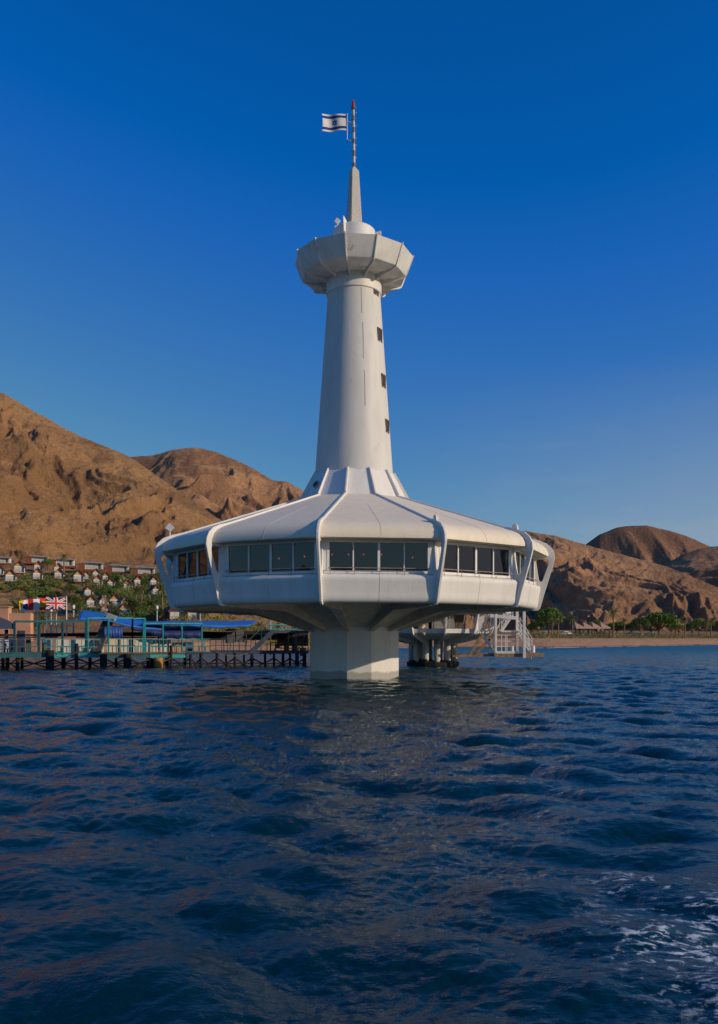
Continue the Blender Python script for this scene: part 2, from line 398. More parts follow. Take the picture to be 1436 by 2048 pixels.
# ------------------------------------------------------------------ the sea
def wave_patch(L, N, lmin, lmax, wdir, seed, slope_target, spread=2, lpk=None):
    r = np.random.RandomState(seed)
    k1 = 2*np.pi*np.fft.fftfreq(N, L/N); kx, ky = np.meshgrid(k1, k1, indexing='xy')
    k = np.hypot(kx, ky); k[0, 0] = 1
    a = np.arctan2(ky, kx)-wdir
    sp = np.abs(np.cos(a/1.0))**spread*(np.cos(a) > -.2)+.05
    kp = 2*np.pi/(lpk or lmax)
    amp = np.exp(-.9*(kp/k)**2)/k**2.0*np.sqrt(sp)
    amp *= (k < 2*np.pi/lmin)*(k > 2*np.pi/lmax); amp[0, 0] = 0
    h = amp*(r.randn(N, N)+1j*r.randn(N, N))
    H = np.real(np.fft.ifft2(h)); sxx = np.real(np.fft.ifft2(1j*kx*h)); syy = np.real(np.fft.ifft2(1j*ky*h))
    sc = slope_target/np.sqrt((sxx**2+syy**2).mean())
    Dx = np.real(np.fft.ifft2(-1j*kx/k*h)); Dy = np.real(np.fft.ifft2(-1j*ky/k*h))
    return L, N, H*sc, Dx*sc, Dy*sc
def sample(p, x, y, rot):
    L, N, H, Dx, Dy = p
    c, s = math.cos(rot), math.sin(rot); u = (c*x+s*y)/L*N; v = (-s*x+c*y)/L*N
    i = np.floor(u).astype(int); j = np.floor(v).astype(int); fu = u-i; fv = v-j
    i0, i1, j0, j1 = i % N, (i+1) % N, j % N, (j+1) % N
    def b(A): return (A[j0, i0]*(1-fu)+A[j0, i1]*fu)*(1-fv)+(A[j1, i0]*(1-fu)+A[j1, i1]*fu)*fv
    h, dx, dy = b(H), b(Dx), b(Dy)
    return h, c*dx-s*dy, s*dx+c*dy
pA = wave_patch(61.0, 1024, .7, 12.0, math.radians(-104), 11, .165, 3, 2.6)
pB = wave_patch(10.7, 512, .07, 1.3, math.radians(-98), 23, .215, 1.0, .38)
pC = wave_patch(17.3, 512, .9, 4.0, math.radians(-150), 31, .085, 5, 2.6)
fwd = np.linspace(-.60, .60, 860)
rest = np.linspace(.60, 2*math.pi-.60, 90)[1:-1]
az = np.concatenate([fwd, rest, [2*math.pi-.60]])
rr = [1.2]
while rr[-1] < 9000:
    q = rr[-1]; rr.append(q*(1.006 if q < 4 else 1.0046 if q < 60 else 1.012 if q < 260 else 1.07))
rr = np.array(rr)
R_, A_ = np.meshgrid(rr, az, indexing='ij')
Xw = R_*np.sin(A_); Yw = R_*np.cos(A_)
hA, xA, yA = sample(pA, Xw, Yw, 0); hB, xB, yB = sample(pB, Xw, Yw, .43); hC, xC, yC = sample(pC, Xw, Yw, .2)
gust = 1+.55*fbm(Xw/7+3, Yw/11, 3); gust = np.clip(gust, .35, 1.7)
fA = np.clip((420-R_)/200, .0, 1); fB = np.clip((190-R_)/110, 0, 1)*gust
Zw = hA*fA+hB*fB+hC*fA
Xd = Xw+1.15*(xA*fA+xC*fA)+.9*xB*fB; Yd = Yw+1.15*(yA*fA+yC*fA)+.9*yB*fB
def water_mat():
    m, n, l, b = new_mat('sea_water')
    g = n.new('ShaderNodeNewGeometry')
    def blob(cx, cy, sx_, sy_, r0, r1):
        k = n.new('ShaderNodeMapping'); k.vector_type = 'POINT'
        k.inputs['Location'].default_value = (-cx/sx_, -cy/sy_, 0); k.inputs['Scale'].default_value = (1/sx_, 1/sy_, 0)
        l.new(g.outputs['Position'], k.inputs[0])
        d = n.new('ShaderNodeVectorMath'); d.operation = 'LENGTH'; l.new(k.outputs[0], d.inputs[0])
        return rng(n, l, d.outputs['Value'], r0, r1)
    s = n.new('ShaderNodeSeparateXYZ'); l.new(g.outputs['Position'], s.inputs[0])
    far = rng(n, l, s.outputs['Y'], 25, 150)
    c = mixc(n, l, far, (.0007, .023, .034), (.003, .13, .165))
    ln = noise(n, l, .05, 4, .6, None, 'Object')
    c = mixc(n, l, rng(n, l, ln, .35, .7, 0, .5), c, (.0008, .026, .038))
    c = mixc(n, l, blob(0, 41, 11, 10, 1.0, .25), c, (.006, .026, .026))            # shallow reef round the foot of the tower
    # foam left by the boat
    fm = blob(2.75, 5.5, 1.5, 1.75, 1.0, .55)
    f2 = blob(2.3, 6.9, .7, .5, 1.0, .3)
    mxn = n.new('ShaderNodeMath'); mxn.operation = 'MAXIMUM'; l.new(fm, mxn.inputs[0]); l.new(f2, mxn.inputs[1])
    z = noise(n, l, 6.5, 10, .74, (1.0, 1.9, 1.0)); z2 = noise(n, l, 1.3, 4, .55)
    ad = n.new('ShaderNodeMath'); ad.operation = 'MULTIPLY_ADD'; ad.inputs[1].default_value = .55; l.new(z2, ad.inputs[0]); l.new(z, ad.inputs[2])
    th = rng(n, l, ad.outputs[0], .875, .93)
    fo = n.new('ShaderNodeMath'); fo.operation = 'MULTIPLY'; l.new(mxn.outputs[0], fo.inputs[0]); l.new(th, fo.inputs[1])
    wz = n.new('ShaderNodeTexNoise'); wz.inputs['Scale'].default_value = 2.2; wz.inputs['Detail'].default_value = 5; l.new(g.outputs['Position'], wz.inputs['Vector'])
    wa = n.new('ShaderNodeVectorMath'); wa.operation = 'MULTIPLY_ADD'; wa.inputs[1].default_value = (.5, .5, 0); l.new(wz.outputs['Color'], wa.inputs[0]); l.new(g.outputs['Position'], wa.inputs[2])
    vs_ = n.new('ShaderNodeMapping'); vs_.inputs['Scale'].default_value = (5.5, 9.0, 0); l.new(wa.outputs[0], vs_.inputs[0])
    vo = n.new('ShaderNodeTexVoronoi'); vo.feature = 'DISTANCE_TO_EDGE'; vo.inputs['Scale'].default_value = 1.0; l.new(vs_.outputs[0], vo.inputs['Vector'])
    lace = n.new('ShaderNodeMath'); lace.operation = 'MULTIPLY'; l.new(rng(n, l, vo.outputs['Distance'], .13, .02), lace.inputs[0]); l.new(rng(n, l, ad.outputs[0], .78, .86), lace.inputs[1])
    lm = n.new('ShaderNodeMath'); lm.operation = 'MULTIPLY'; l.new(lace.outputs[0], lm.inputs[0]); l.new(mxn.outputs[0], lm.inputs[1])
    fx_ = n.new('ShaderNodeMath'); fx_.operation = 'MAXIMUM'; l.new(fo.outputs[0], fx_.inputs[0]); l.new(lm.outputs[0], fx_.inputs[1]); fo = fx_
    c = mixc(n, l, fo.outputs[0], c, (.62, .66, .70))
    l.new(c, b.inputs['Base Color'])
    b.inputs['IOR'].default_value = 1.40
    rf = n.new('ShaderNodeMath'); rf.operation = 'MAXIMUM'; l.new(rng(n, l, fo.outputs[0], 0, 1, .045, .7), rf.inputs[0])
    l.new(rng(n, l, s.outputs['Y'], 25, 170, .04, .42), rf.inputs[1]); l.new(rf.outputs[0], b.inputs['Roughness'])
    r1 = noise(n, l, 9.0, 5, .6, (1.0, 1.5, 1.0)); r2 = noise(n, l, 1.7, 6, .62, (1.0, 1.6, 1.0))
    ad2 = n.new('ShaderNodeMath'); ad2.operation = 'MULTIPLY_ADD'; ad2.inputs[1].default_value = 3.0; l.new(r2, ad2.inputs[0]); l.new(r1, ad2.inputs[2])
    bump(n, l, b, ad2.outputs[0], .012, 1.0)
    return m
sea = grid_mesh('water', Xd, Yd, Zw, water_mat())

# ------------------------------------------------------------------ the tower
T = Vector((-.256, 44.0, 0)); PH = math.radians(-8); STEP = math.radians(30)
tower = thing('observatory_tower', T, 'tall white sea tower with a twelve sided glazed saucer, crow nest and tapering spire', 'tower')
def ang(k): return PH+k*STEP
m_ = MB(); m_.lathe(T, [(2.30, -3), (2.30, 2.62)], 12, PH); m_.build('base_column', COLUMN, tower, bevel=.02)
m_ = MB(); m_.lathe(T, [(2.24, 2.55), (2.32, 2.62), (4.7, 3.66), (8.95, 3.66)], 12, PH); m_.build('underside', UNDER, tower)
roof_prof = [(2.70, 9.03), (5.6, 8.04), (8.6, 7.02), (9.12, 6.84), (9.45, 6.68), (9.66, 6.48), (9.77, 6.24), (9.77, 6.10), (9.70, 6.07), (9.00, 6.10), (8.8, 6.25), (2.70, 8.75)]
span_prof = [(9.02, 4.70), (9.22, 4.66), (9.35, 4.60), (9.39, 4.50), (9.37, 4.38), (9.29, 3.98), (9.275, 3.86), (9.265, 3.74), (9.23, 3.60), (9.15, 3.51), (9.02, 3.47), (8.6, 3.50), (8.6, 3.62), (8.98, 3.75)]
fin_out = [(2.72, 9.10), (8.72, 7.055), (9.30, 6.90), (9.68, 6.74), (9.92, 6.52), (10.05, 6.25), (10.07, 5.98), (9.95, 5.5), (9.52, 4.1), (9.42, 3.72), (9.36, 3.52), (9.26, 3.42), (9.10, 3.40),
           (8.80, 3.43), (8.90, 3.80), (8.95, 4.7), (8.95, 6.2), (8.60, 6.75), (5.6, 7.8), (2.72, 8.8)]
fin_hole = [(9.22, 5.96), (9.66, 5.96), (9.76, 5.90), (9.77, 5.76), (9.50, 4.96), (9.44, 4.86), (9.36, 4.84), (9.30, 4.92), (9.16, 5.84)]
brk = [(9.0, 3.44), (5.4, 3.36), (4.3, 3.05), (2.25, 2.42), (2.2, 2.62), (4.6, 3.70), (9.0, 3.70)]
for k in range(12):
    a, b = ang(k), ang(k+1)
    m_ = MB(); panel(m_, T, a, b, roof_prof); m_.build('roof_panel', ROOF, tower, smooth=35)
    m_ = MB(); panel(m_, T, a, b, span_prof); m_.build('spandrel_panel', WHITE, tower, smooth=50)
    m_ = MB(); plate(m_, T, a, fin_out, .115, fin_hole); m_.build('fin', WHITE, tower, bevel=.022)
    m_ = MB(); plate(m_, T, a, brk, .12)
    for (r0, z0), (r1, z1), w0, w1 in (((8.75, 3.43), (5.4, 3.35), .16, .46), ((5.4, 3.35), (4.3, 3.04), .46, .40), ((4.3, 3.04), (2.27, 2.41), .40, .24)):
        u = Vector((math.cos(a), math.sin(a), 0)); p, q = ring_pt(T, a, r0, z0), ring_pt(T, a, r1, z1); dn = Vector((0, 0, -.05))
        m_.add([p-u*w0/2, p+u*w0/2, q+u*w1/2, q-u*w1/2]+[x+dn for x in (p-u*w0/2, p+u*w0/2, q+u*w1/2, q-u*w1/2)],
               [(0, 1, 2, 3), (7, 6, 5, 4), (0, 4, 5, 1), (1, 5, 6, 2), (2, 6, 7, 3), (3, 7, 4, 0)])
    m_.build('bracket', UNDER, tower)
    # window: frame with four panes
    def wp(f, z, off=0.):
        A, B = ring_pt(T, a, 9.08, z), ring_pt(T, b, 9.08, z); c = A*(1-f)+B*f
        n = Vector((math.sin((a+b)/2), -math.cos((a+b)/2), 0)); return c+n*off
    ZT, ZB = 6.08, 4.70
    m_ = MB()
    m_.bar(wp(.012, ZB+.05), wp(.988, ZB+.05), .12, .11); m_.bar(wp(.012, ZT-.06), wp(.988, ZT-.06), .12, .12)
    muls = [(.055, .10), (.275, .055), (.50, .10), (.725, .055), (.945, .10)]
    for f, w in muls: m_.bar(wp(f, ZB+.105), wp(f, ZT-.12), .10, w) if False else m_.box((wp(f, ZB+.105)+wp(f, ZT-.12))/2, (w, .10, ZT-ZB-.225), (a+b)/2)
    for f0 in (.026, .974): m_.box((wp(f0, ZB+.105, -.01)+wp(f0, ZT-.12, -.01))/2, (.17, .08, ZT-ZB-.225), (a+b)/2)
    win = m_.build('window', FRAME, tower)
    for i in range(4):
        f0 = muls[i][0]+.01; f1 = muls[i+1][0]-.01
        p = MB(); q0, q1 = wp(f0, ZB+.10, -.01), wp(f1, ZB+.10, -.01); q2, q3 = wp(f1, ZT-.12, -.01), wp(f0, ZT-.12, -.01)
        p.add([q0, q1, q2, q3], [(0, 1, 2, 3)]); o = p.build('pane', GLASS, win) if False else None
        me = p
        ORG[win.name] = ORG[tower.name]; me.build('pane', GLASS, win, recalc=False)
    m_ = MB()
    m_.tube(wp(.05, 4.90, .22), wp(.95, 4.90, .22), .018, n=6)
    for f in (.07, .28, .50, .72, .93): m_.tube(wp(f, 4.62, .22), wp(f, 4.90, .22), .014, n=5)
    for f in (.07, .93): m_.tube(wp(f, 4.90, .22), wp(f, 4.90, .04), .014, n=5)
    m_.build('window_rail', STEEL, tower)
    # skirt round the foot of the shaft
    m_ = MB(); panel(m_, T, a, b, [(2.74, 9.0), (2.04, 10.38), (1.6, 10.38), (2.0, 9.0)]); m_.build('skirt_panel', WHITE, tower)
    m_ = MB(); plate(m_, T, a, [(2.6, 8.98), (2.86, 9.10), (2.80, 9.22), (2.13, 10.44), (1.9, 10.44)], .07); m_.build('skirt_rib', WHITE, tower)
    # crow nest
    m_ = MB(); panel(m_, T, a, b, [(3.04, 21.42), (2.98, 21.45), (2.90, 21.42), (2.55, 20.66), (2.4, 20.62), (1.40, 20.42), (1.38, 20.30), (1.98, 20.37), (2.0, 20.33), (2.55, 20.43), (2.64, 20.47), (2.69, 20.55)])
    m_.build('nest_panel', WHITE_DIRTY, tower, smooth=30)
    m_ = MB(); plate(m_, T, a, [(3.09, 21.47), (2.73, 20.52), (2.66, 20.40), (2.50, 20.32), (1.40, 20.06), (1.36, 20.34), (2.4, 20.55), (2.55, 20.70), (2.90, 21.47)], .055); m_.build('nest_rib', WHITE_DIRTY, tower)
SEAM = mat('pale_seam', (.56, .53, .48), .6)
for k in range(12):
    m_ = MB(); a, b = ang(k), ang(k+1); n = Vector((math.sin((a+b)/2), -math.cos((a+b)/2), 0)); pr = span_prof[2:10]
    q = [(ring_pt(T, a, r, z)+ring_pt(T, b, r, z))/2+n*.001 for r, z in pr]
    for u, v in zip(q[:-1], q[1:]): m_.bar(u, v, .018, .012)
    m_.build('panel_seam', SEAM, tower)
    m_ = MB(); q = [(ring_pt(T, a, r, z)+ring_pt(T, b, r, z))/2+Vector((0, 0, .001)) for r, z in roof_prof[1:8]]
    for u, v in zip(q[:-1], q[1:]): m_.bar(u, v, .016, .012)
    m_.build('panel_seam', SEAM, tower)
m_ = MB(); m_.lathe(T, [(2.0, 9.9), (2.01, 10.2), (1.33, 19.85)], 64); m_.build('shaft', SHAFT, tower, smooth=40)
m_ = MB(); m_.lathe(T, [(1.335, 19.55), (1.41, 19.60), (1.42, 20.36)], 48); m_.build('collar', WHITE_DIRTY, tower, smooth=30)
m_ = MB(); m_.lathe(T, [(1.3, 20.44), (2.6, 20.72), (2.7, 21.1), (1.0, 21.15)], 12, PH); m_.build('nest_floor', UNDER, tower)
m_ = MB(); m_.lathe(T, [(1.08, 21.1), (1.08, 22.86), (1.02, 22.92), (0.0, 22.92)], 48); m_.build('drum', WHITE, tower, smooth=30)
for th, r1, z1 in ((-24, 1.34, 23.12), (78, 1.42, 22.80), (196, 1.36, 22.9)):
    m_ = MB(); plate(m_, T, math.radians(th), [(.95, 21.1), (1.26, 21.1), (1.22, 21.9), (r1, z1-.15), (r1-.02, z1), (.95, z1-.1)], .06); m_.build('drum_fin', WHITE, tower, bevel=.015)
# openings in the shaft
for z, th in ((19.66, 56), (17.32, 60), (15.0, 63.5), (12.72, 67)):
    r = 2.01-(z-10.2)*(.68/9.65); t = math.radians(th); m_ = MB(); n = Vector((math.sin(t), -math.cos(t), 0))
    c = ring_pt(T, t, r, z); R = Matrix.Rotation(t, 3, 'Z')
    for dx, dz, sx_, sz_ in ((0, .32, .46, .04), (0, -.32, .46, .04), (.21, 0, .04, .60), (-.21, 0, .04, .60)):
        m_.box(c+R @ Vector((dx, .02, dz)), (sx_, .09, sz_), M=R)
    fr = m_.build('shaft_window', RUSTY, tower); ORG[fr.name] = ORG[tower.name]
    m_ = MB(); m_.box(c+n*.008, (.38, .02, .60), t); m_.build('pane', DARKIN, fr)
t = math.radians(-52); m_ = MB(); c = ring_pt(T, t, 2.37, 9.66); n = Vector((math.sin(t)*.89, -math.cos(t)*.89, .45)).normalized()
m_.path([c-n*.1, c+n*.06], .20, 20); ph = m_.build('porthole', STEEL, tower, smooth=30); ORG[ph.name] = ORG[tower.name]
m_ = MB(); m_.path([c+n*.05, c+n*.075], .145, 20); m_.build('pane', DARKIN, ph)
# weld seams on the shaft
for z0, z1, th in ((18.2, 19.5, 16), (15.9, 17.75, 17.5), (13.5, 15.3, 18.5)):
    m_ = MB(); t = math.radians(th)
    m_.add(*(lambda A: (A, [(0, 1, 3, 2), (4, 6, 7, 5), (0, 4, 5, 1), (2, 3, 7, 6), (0, 2, 6, 4), (1, 5, 7, 3)]))(
        [ring_pt(T, t+s_*.012, 2.012-(z-10.2)*(.68/9.65)+e_, z) for s_ in (-1, 1) for z in (z0, z1) for e_ in (-.01, .006)]))
    m_.build('weld_seam', mat('seam_grey', (.38, .36, .32), .6), tower)
# lifting eyes and small fittings on the roof
for k, r in ((1, 9.18), (2, 9.18), (7, 9.18)):
    a = ang(k); m_ = MB(); z = 6.98
    plate(m_, T, a+.0, [(r-.15, z-.1), (r+.15, z-.14), (r+.12, z+.08), (r+.05, z+.16), (r-.05, z+.17), (r-.12, z+.10)], .12, [(r-.035, z+.02), (r+.045, z+.02), (r+.045, z+.09), (r-.035, z+.09)])
    m_.build('lifting_eye', WHITE_DIRTY, tower)
c = ring_pt(T, ang(-2), 9.35, 7.0); m_ = MB(); m_.tube(c-Vector((0, 0, .35)), c+Vector((0, 0, .08)), .03, n=6)
m_.box(c+Vector((0, 0, .26)), (.30, .10, .30), M=Matrix.Rotation(math.radians(40), 3, 'Y')); m_.build('floodlight', FRAME, tower)
# spire
m_ = MB(); sp0, sp1 = .345, .20; rz = math.radians(24)
def sq(s, z, ch=.16):
    pts = []
    for i in range(4):
        a0 = rz+math.pi/2*i
        for d, e in ((1-ch*2, 1), ): pass
        cx, cy = (1, -1, -1, 1)[i], (1, 1, -1, -1)[i]
        for ox, oy in (((cx, cy*(1-ch)), (cx*(1-ch), cy)) if i % 2 == 0 else ((cx*(1-ch), cy), (cx, cy*(1-ch)))):
            v = Matrix.Rotation(rz, 3, 'Z') @ Vector((ox*s, oy*s, 0)); pts.append(T+Vector((v.x, v.y, z)))
    return pts
rings = [sq(sp0, 22.9), sq(sp1, 25.95), [T+Vector((x.x-T.x, x.y-T.y, 0))*.28+Vector((0, 0, 26.2-x.z*0)) for x in sq(sp1, 0)]]
vs = [p for r in rings for p in r]; fs = [(i*8+k, i*8+(k+1) % 8, (i+1)*8+(k+1) % 8, (i+1)*8+k) for i in range(2) for k in range(8)]+[tuple(range(16, 24))]
m_.add(vs, fs)
def spire_mat():
    m, n, l, b = new_mat('spire_cladding')
    t = n.new('ShaderNodeTexCoord'); w = n.new('ShaderNodeTexWave'); w.wave_type = 'BANDS'; w.bands_direction = 'Z'; w.inputs['Scale'].default_value = 4.2
    w.inputs['Distortion'].default_value = .6; l.new(t.outputs['Object'], w.inputs[0])
    z = noise(n, l, 9, 5, .7)
    c = mixc(n, l, rng(n, l, w.outputs[1], .0, .22, .4, 0), (.60, .57, .50), (.32, .29, .24)); c = mixc(n, l, rng(n, l, z, .45, .7, 0, .55), c, (.40, .36, .29))
    l.new(c, b.inputs['Base Color']); b.inputs['Roughness'].default_value = .7; bump(n, l, b, z, .02); return m
m_.build('spire', spire_mat(), tower)
def mast_mat():
    m, n, l, b = new_mat('mast_bands')
    t = n.new('ShaderNodeTexCoord'); w = n.new('ShaderNodeTexWave'); w.wave_type = 'BANDS'; w.bands_direction = 'Z'; w.inputs['Scale'].default_value = .52
    w.inputs['Distortion'].default_value = .8; w.inputs['Detail'].default_value = 1; l.new(t.outputs['Object'], w.inputs[0])
    z = noise(n, l, 8, 5, .7); c = mixc(n, l, rng(n, l, w.outputs[1], .50, .62), (.66, .62, .58), (.30, .18, .075)); c = mixc(n, l, rng(n, l, z, .55, .7, 0, .7), c, (.26, .15, .07))
    l.new(c, b.inputs['Base Color']); b.inputs['Roughness'].default_value = .7; return m
MX = T+Vector((0, 0, 0))
m_ = MB(); m_.path([MX+Vector((.0, 0, 26.1)), MX+Vector((-.03, 0, 29.2))], [.075, .062], 10)
for i in range(9):
    z = 26.35+i*.33
    for s_ in (-1, 1): m_.box(MX+Vector((s_*.11, 0, z)), (.06, .03, .03))
m_.build('mast', mast_mat(), tower)
m_ = MB(); m_.path([MX+Vector((-.03, 0, 29.16)), MX+Vector((-.03, 0, 29.3))], [.11, .11], 10); bl = m_.build('beacon', RUSTY, tower); ORG[bl.name] = ORG[tower.name]
m_ = MB(); m_.path([MX+Vector((-.03, 0, 29.29)), MX+Vector((-.04, 0, 29.5)), MX+Vector((-.05, 0, 29.66))], [.075, .08, .03], 10); m_.build('lens', mat('red_lens', (.45, .06, .04), .3), bl)
fx = (694.5-718)*44/F
m_ = MB(); m_.path([(fx, 44, 28.95), (fx, 44, 27.62), (MX.x-.04, 44, 27.49)], .022, 6); m_.path([(fx, 44, 28.55), (MX.x-.04, 44, 28.46)], .02, 6); m_.build('flag_bracket', FRAME, tower)
# the flag
def flag(name, corner, w, h, fn, cols, label, nx=64, ny=44, amp=.06, waves=1.6, droop=.0, dirn=-1, ph=0., back=.0):
    """corner: top of the hoist; flies towards dirn*X; fn(u, v) -> material index with u from the hoist"""
    vs = []; fs = []; ms = []
    for j in range(ny+1):
        for i in range(nx+1):
            u, v = i/nx, j/ny
            y = amp*math.sin(2*math.pi*waves*u+ph+.7*v)*(.25+.75*u)+back*u*w
            z = -v*h*(1-.10*u*math.sin(3*u+ph))-droop*u*w+.35*amp*math.sin(2*math.pi*waves*.8*u+1+ph)*u
            vs.append(Vector(corner)+Vector((dirn*u*w*(1-.03*math.sin(3*v)), y, z)))
    for j in range(ny):
        for i in range(nx):
            fs.append((j*(nx+1)+i, j*(nx+1)+i+1, (j+1)*(nx+1)+i+1, (j+1)*(nx+1)+i)); ms.append(fn((i+.5)/nx, (j+.5)/ny))
    mb = MB(); mb.v = vs; mb.f = fs; mb.m = ms
    o = mb.build(name, cols, None, recalc=False, smooth=180)
    return tag(o, label, 'flag')
FW = mat('flag_white', (.80, .78, .75), .85, .05); FBLUE = mat('flag_blue', (.012, .05, .22), .85, .05)
FRED = mat('flag_red', (.72, .04, .03), .85, .05); FYEL = mat('flag_yellow', (.72, .45, .02), .85, .05)
FGRN = mat('flag_green', (.02, .28, .10), .85, .05); FNAVY = mat('flag_navy', (.02, .02, .13), .85, .05)
def star(u, v):
    x = (u-.5)*1.42; y = v-.5
    def tri(s, x, y):
        y = y*s; e = [(0, -1), (math.cos(math.pi/6), .5), (-math.cos(math.pi/6), .5)]
        return min(.5*.185-(x*a-y*b)*1.0 if False else (.0925-(x*a+y*(-b))) for a, b in e)
    for s in (1, -1):
        d = tri(s, x, y)
        if 0 <= d < .042: return True
    return False
def israel(u, v):
    if .10 < v < .25 or .75 < v < .90: return 1
    return 1 if star(u, v) else 0
flag('flag', (fx-.05, 44, 28.93), 1.24, .84, israel, [FW, FBLUE], 'white flag with two blue stripes and a six pointed star, flying from the tower mast', 84, 60, .10, 1.25, .02, -1, 2.4)
# inside the saucer
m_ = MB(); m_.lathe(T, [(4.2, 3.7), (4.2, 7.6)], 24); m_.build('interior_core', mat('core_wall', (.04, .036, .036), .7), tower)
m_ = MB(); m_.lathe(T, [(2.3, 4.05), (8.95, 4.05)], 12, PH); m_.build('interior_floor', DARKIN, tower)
LAMP = emit('red_glow', (1.0, .12, .06), 2.2)
for i, (px, py) in enumerate(((664, 1109), (697, 1109), (727, 1109), (609, 1113), (558, 1117), (825, 1115), (763, 1109))):
    p = P(px, py, 37.8+.25*(i % 3)); t = thing('pendant_lamp', p, 'small glowing red pendant lamp behind the saucer windows', 'lamp', 'red pendant lamps inside the saucer')
    m_ = MB(); m_.lathe(p, [(0, -.04), (.032, -.02), (.036, .02), (.014, .04), (0, .04)], 10); m_.build('lamp_shade', LAMP, t)
    m_ = MB(); m_.tube(p+Vector((0, 0, .05)), (p.x, p.y, 6.9), .006, n=4); m_.build('cord', DARKIN, t)
m_ = MB(); q = T+Vector((-.86, -.35, 22.3)); m_.tube(q, q+Vector((0, 0, .85)), .03, n=6); m_.box(q+Vector((.02, 0, .95)), (.22, .12, .24), M=Matrix.Rotation(.6, 3, 'Y'))
m_.box(q+Vector((-.04, 0, .62)), (.16, .12, .16)); m_.build('floodlight', FRAME, tower)
# ------------------------------------------------------------------ the older, low observatory behind
OD = 58.0
def PO(px, py, off=0.): return P(px, py, OD+off)
oc = PO(866, HY, 4.2); oc.z = 0
lowo = thing('low_observatory', oc, 'low old ribbed observatory on a cluster of piles with a white steel stair landing', 'observatory')
def pile_mat(name, top, dark, z0):
    m, n, l, b = new_mat(name)
    g = n.new('ShaderNodeNewGeometry'); s = n.new('ShaderNodeSeparateXYZ'); l.new(g.outputs['Position'], s.inputs[0])
    z = noise(n, l, 2.2, 4, .6, (1, 1, .25)); a = n.new('ShaderNodeMath'); a.operation = 'MULTIPLY_ADD'; a.inputs[1].default_value = .9; l.new(z, a.inputs[0]); l.new(s.outputs['Z'], a.inputs[2])
    c = mixc(n, l, rng(n, l, a.outputs[0], z0+.45, z0+.38), top, dark)
    z2 = noise(n, l, 3, 5, .6, (1, 1, .3)); c = mixc(n, l, rng(n, l, z2, .5, .75, 0, .6), c, (.24, .12, .05))
    l.new(c, b.inputs['Base Color']); b.inputs['Roughness'].default_value = .75; return m
PILEM = pile_mat('pile_white', (.62, .58, .52), (.012, .011, .010), .55)
OPH = math.radians(6)
for k in range(12):
    a = OPH+k*math.radians(30); c = ring_pt(oc, a, 1.55, 0); m_ = MB(); m_.tube((c.x, c.y, -2), (c.x, c.y, 2.2), .24, n=12); m_.build('pile', PILEM, lowo, smooth=40)
m_ = MB(); m_.lathe(oc, [(1.85, -2), (1.9, .35), (1.5, .45)], 16); m_.build('pile_cap', BLACK, lowo)
m_ = MB(); m_.lathe(oc, [(1.2, 1.9), (1.9, 1.95), (3.9, 2.30), (4.15, 2.40), (4.2, 2.70), (0.5, 2.72)], 12, OPH); m_.build('floor_ring', WHITE_DIRTY, lowo)
m_ = MB(); m_.lathe(oc, [(2.4, 2.7), (2.45, 5.6)], 12, OPH); m_.build('interior_core', mat('brown_core', (.05, .035, .025), .8, .4), lowo)
m_ = MB(); m_.lathe(oc, [(4.75, 4.05), (4.78, 4.32), (3.6, 5.4), (1.0, 5.9), (0, 5.9)], 12, OPH); m_.lathe(oc, [(4.72, 4.06), (2.3, 4.1)], 12, OPH); m_.build('roof', WHITE_DIRTY, lowo)
for k in range(12):
    a = OPH+k*math.radians(30); m_ = MB()
    plate(m_, oc, a, [(1.5, 1.6), (2.2, 1.72), (3.9, 2.14), (4.3, 2.34), (4.5, 2.75), (4.85, 4.1), (4.8, 4.4), (4.68, 4.3), (4.3, 2.85), (4.1, 2.55), (3.8, 2.36), (1.5, 2.0)], .13); m_.build('rib', WHITE_DIRTY, lowo, bevel=.02)
m_ = MB()
for k in range(24):
    a = OPH+k*math.radians(15)+.08; p = ring_pt(oc, a, 4.0, 2.7); m_.tube(p, ring_pt(oc, a, 4.35, 4.08), .035, n=6)
m_.build('mullion', mat('dull_frame', (.40, .34, .27), .6, .3), lowo)
for px, w, h in ((876, .9, .85), (898, .7, .9), (846, .7, .5)):
    p = PO(px, 1262, 1.2); m_ = MB(); m_.box((p.x, p.y, 2.72+h/2), (w, .5, h)); m_.build('equipment_cabinet', mat('cabinet_grey', (.30, .28, .27), .6), lowo, bevel=.02)
p = PO(963, 1262, 3.2); m_ = MB(); m_.box((p.x, p.y, 3.4), (.42, .06, 1.3)); m_.build('notice_door', FRAME, lowo)
# braces and landing
LW = mat('landing_white', (.78, .75, .70), .55, .15, 2); LR = mat('rusty_landing_beam', (.34, .20, .10), .8, .45, 4)
def bracep(a, b, w, m, name, off=0., off2=None):
    m_ = MB(); m_.bar(PO(*a, off), PO(*b, off if off2 is None else off2), w); return m_.build(name, m, lowo)
bracep((966, 1266), (939, 1312), .19, LR, 'brace'); bracep((962, 1266), (988, 1300), .17, LW, 'brace'); bracep((968, 1266), (990, 1252), .10, LW, 'brace')
bracep((980, 1278), (948, 1312), .16, LR, 'brace', 3.0); bracep((905, 1312), (1000, 1310), .17, LR, 'landing_beam'); bracep((905, 1311), (1000, 1309), .22, LR, 'landing_beam', 3.0)
bracep((980, 1230), (952, 1268), .11, LW, 'brace'); bracep((1008, 1228), (992, 1262), .07, LW, 'brace', 1.)
m_ = MB(); a = PO(988, 1308, -.3); b = PO(1073, 1306, 2.4)
m_.box(((a.x+b.x)/2, (a.y+b.y)/2, .96), (b.x-a.x, 2.7, .14)); m_.box(((a.x+b.x)/2, a.y+.06, .84), (b.x-a.x-.1, .12, .10)); m_.build('landing_deck', LR, lowo)
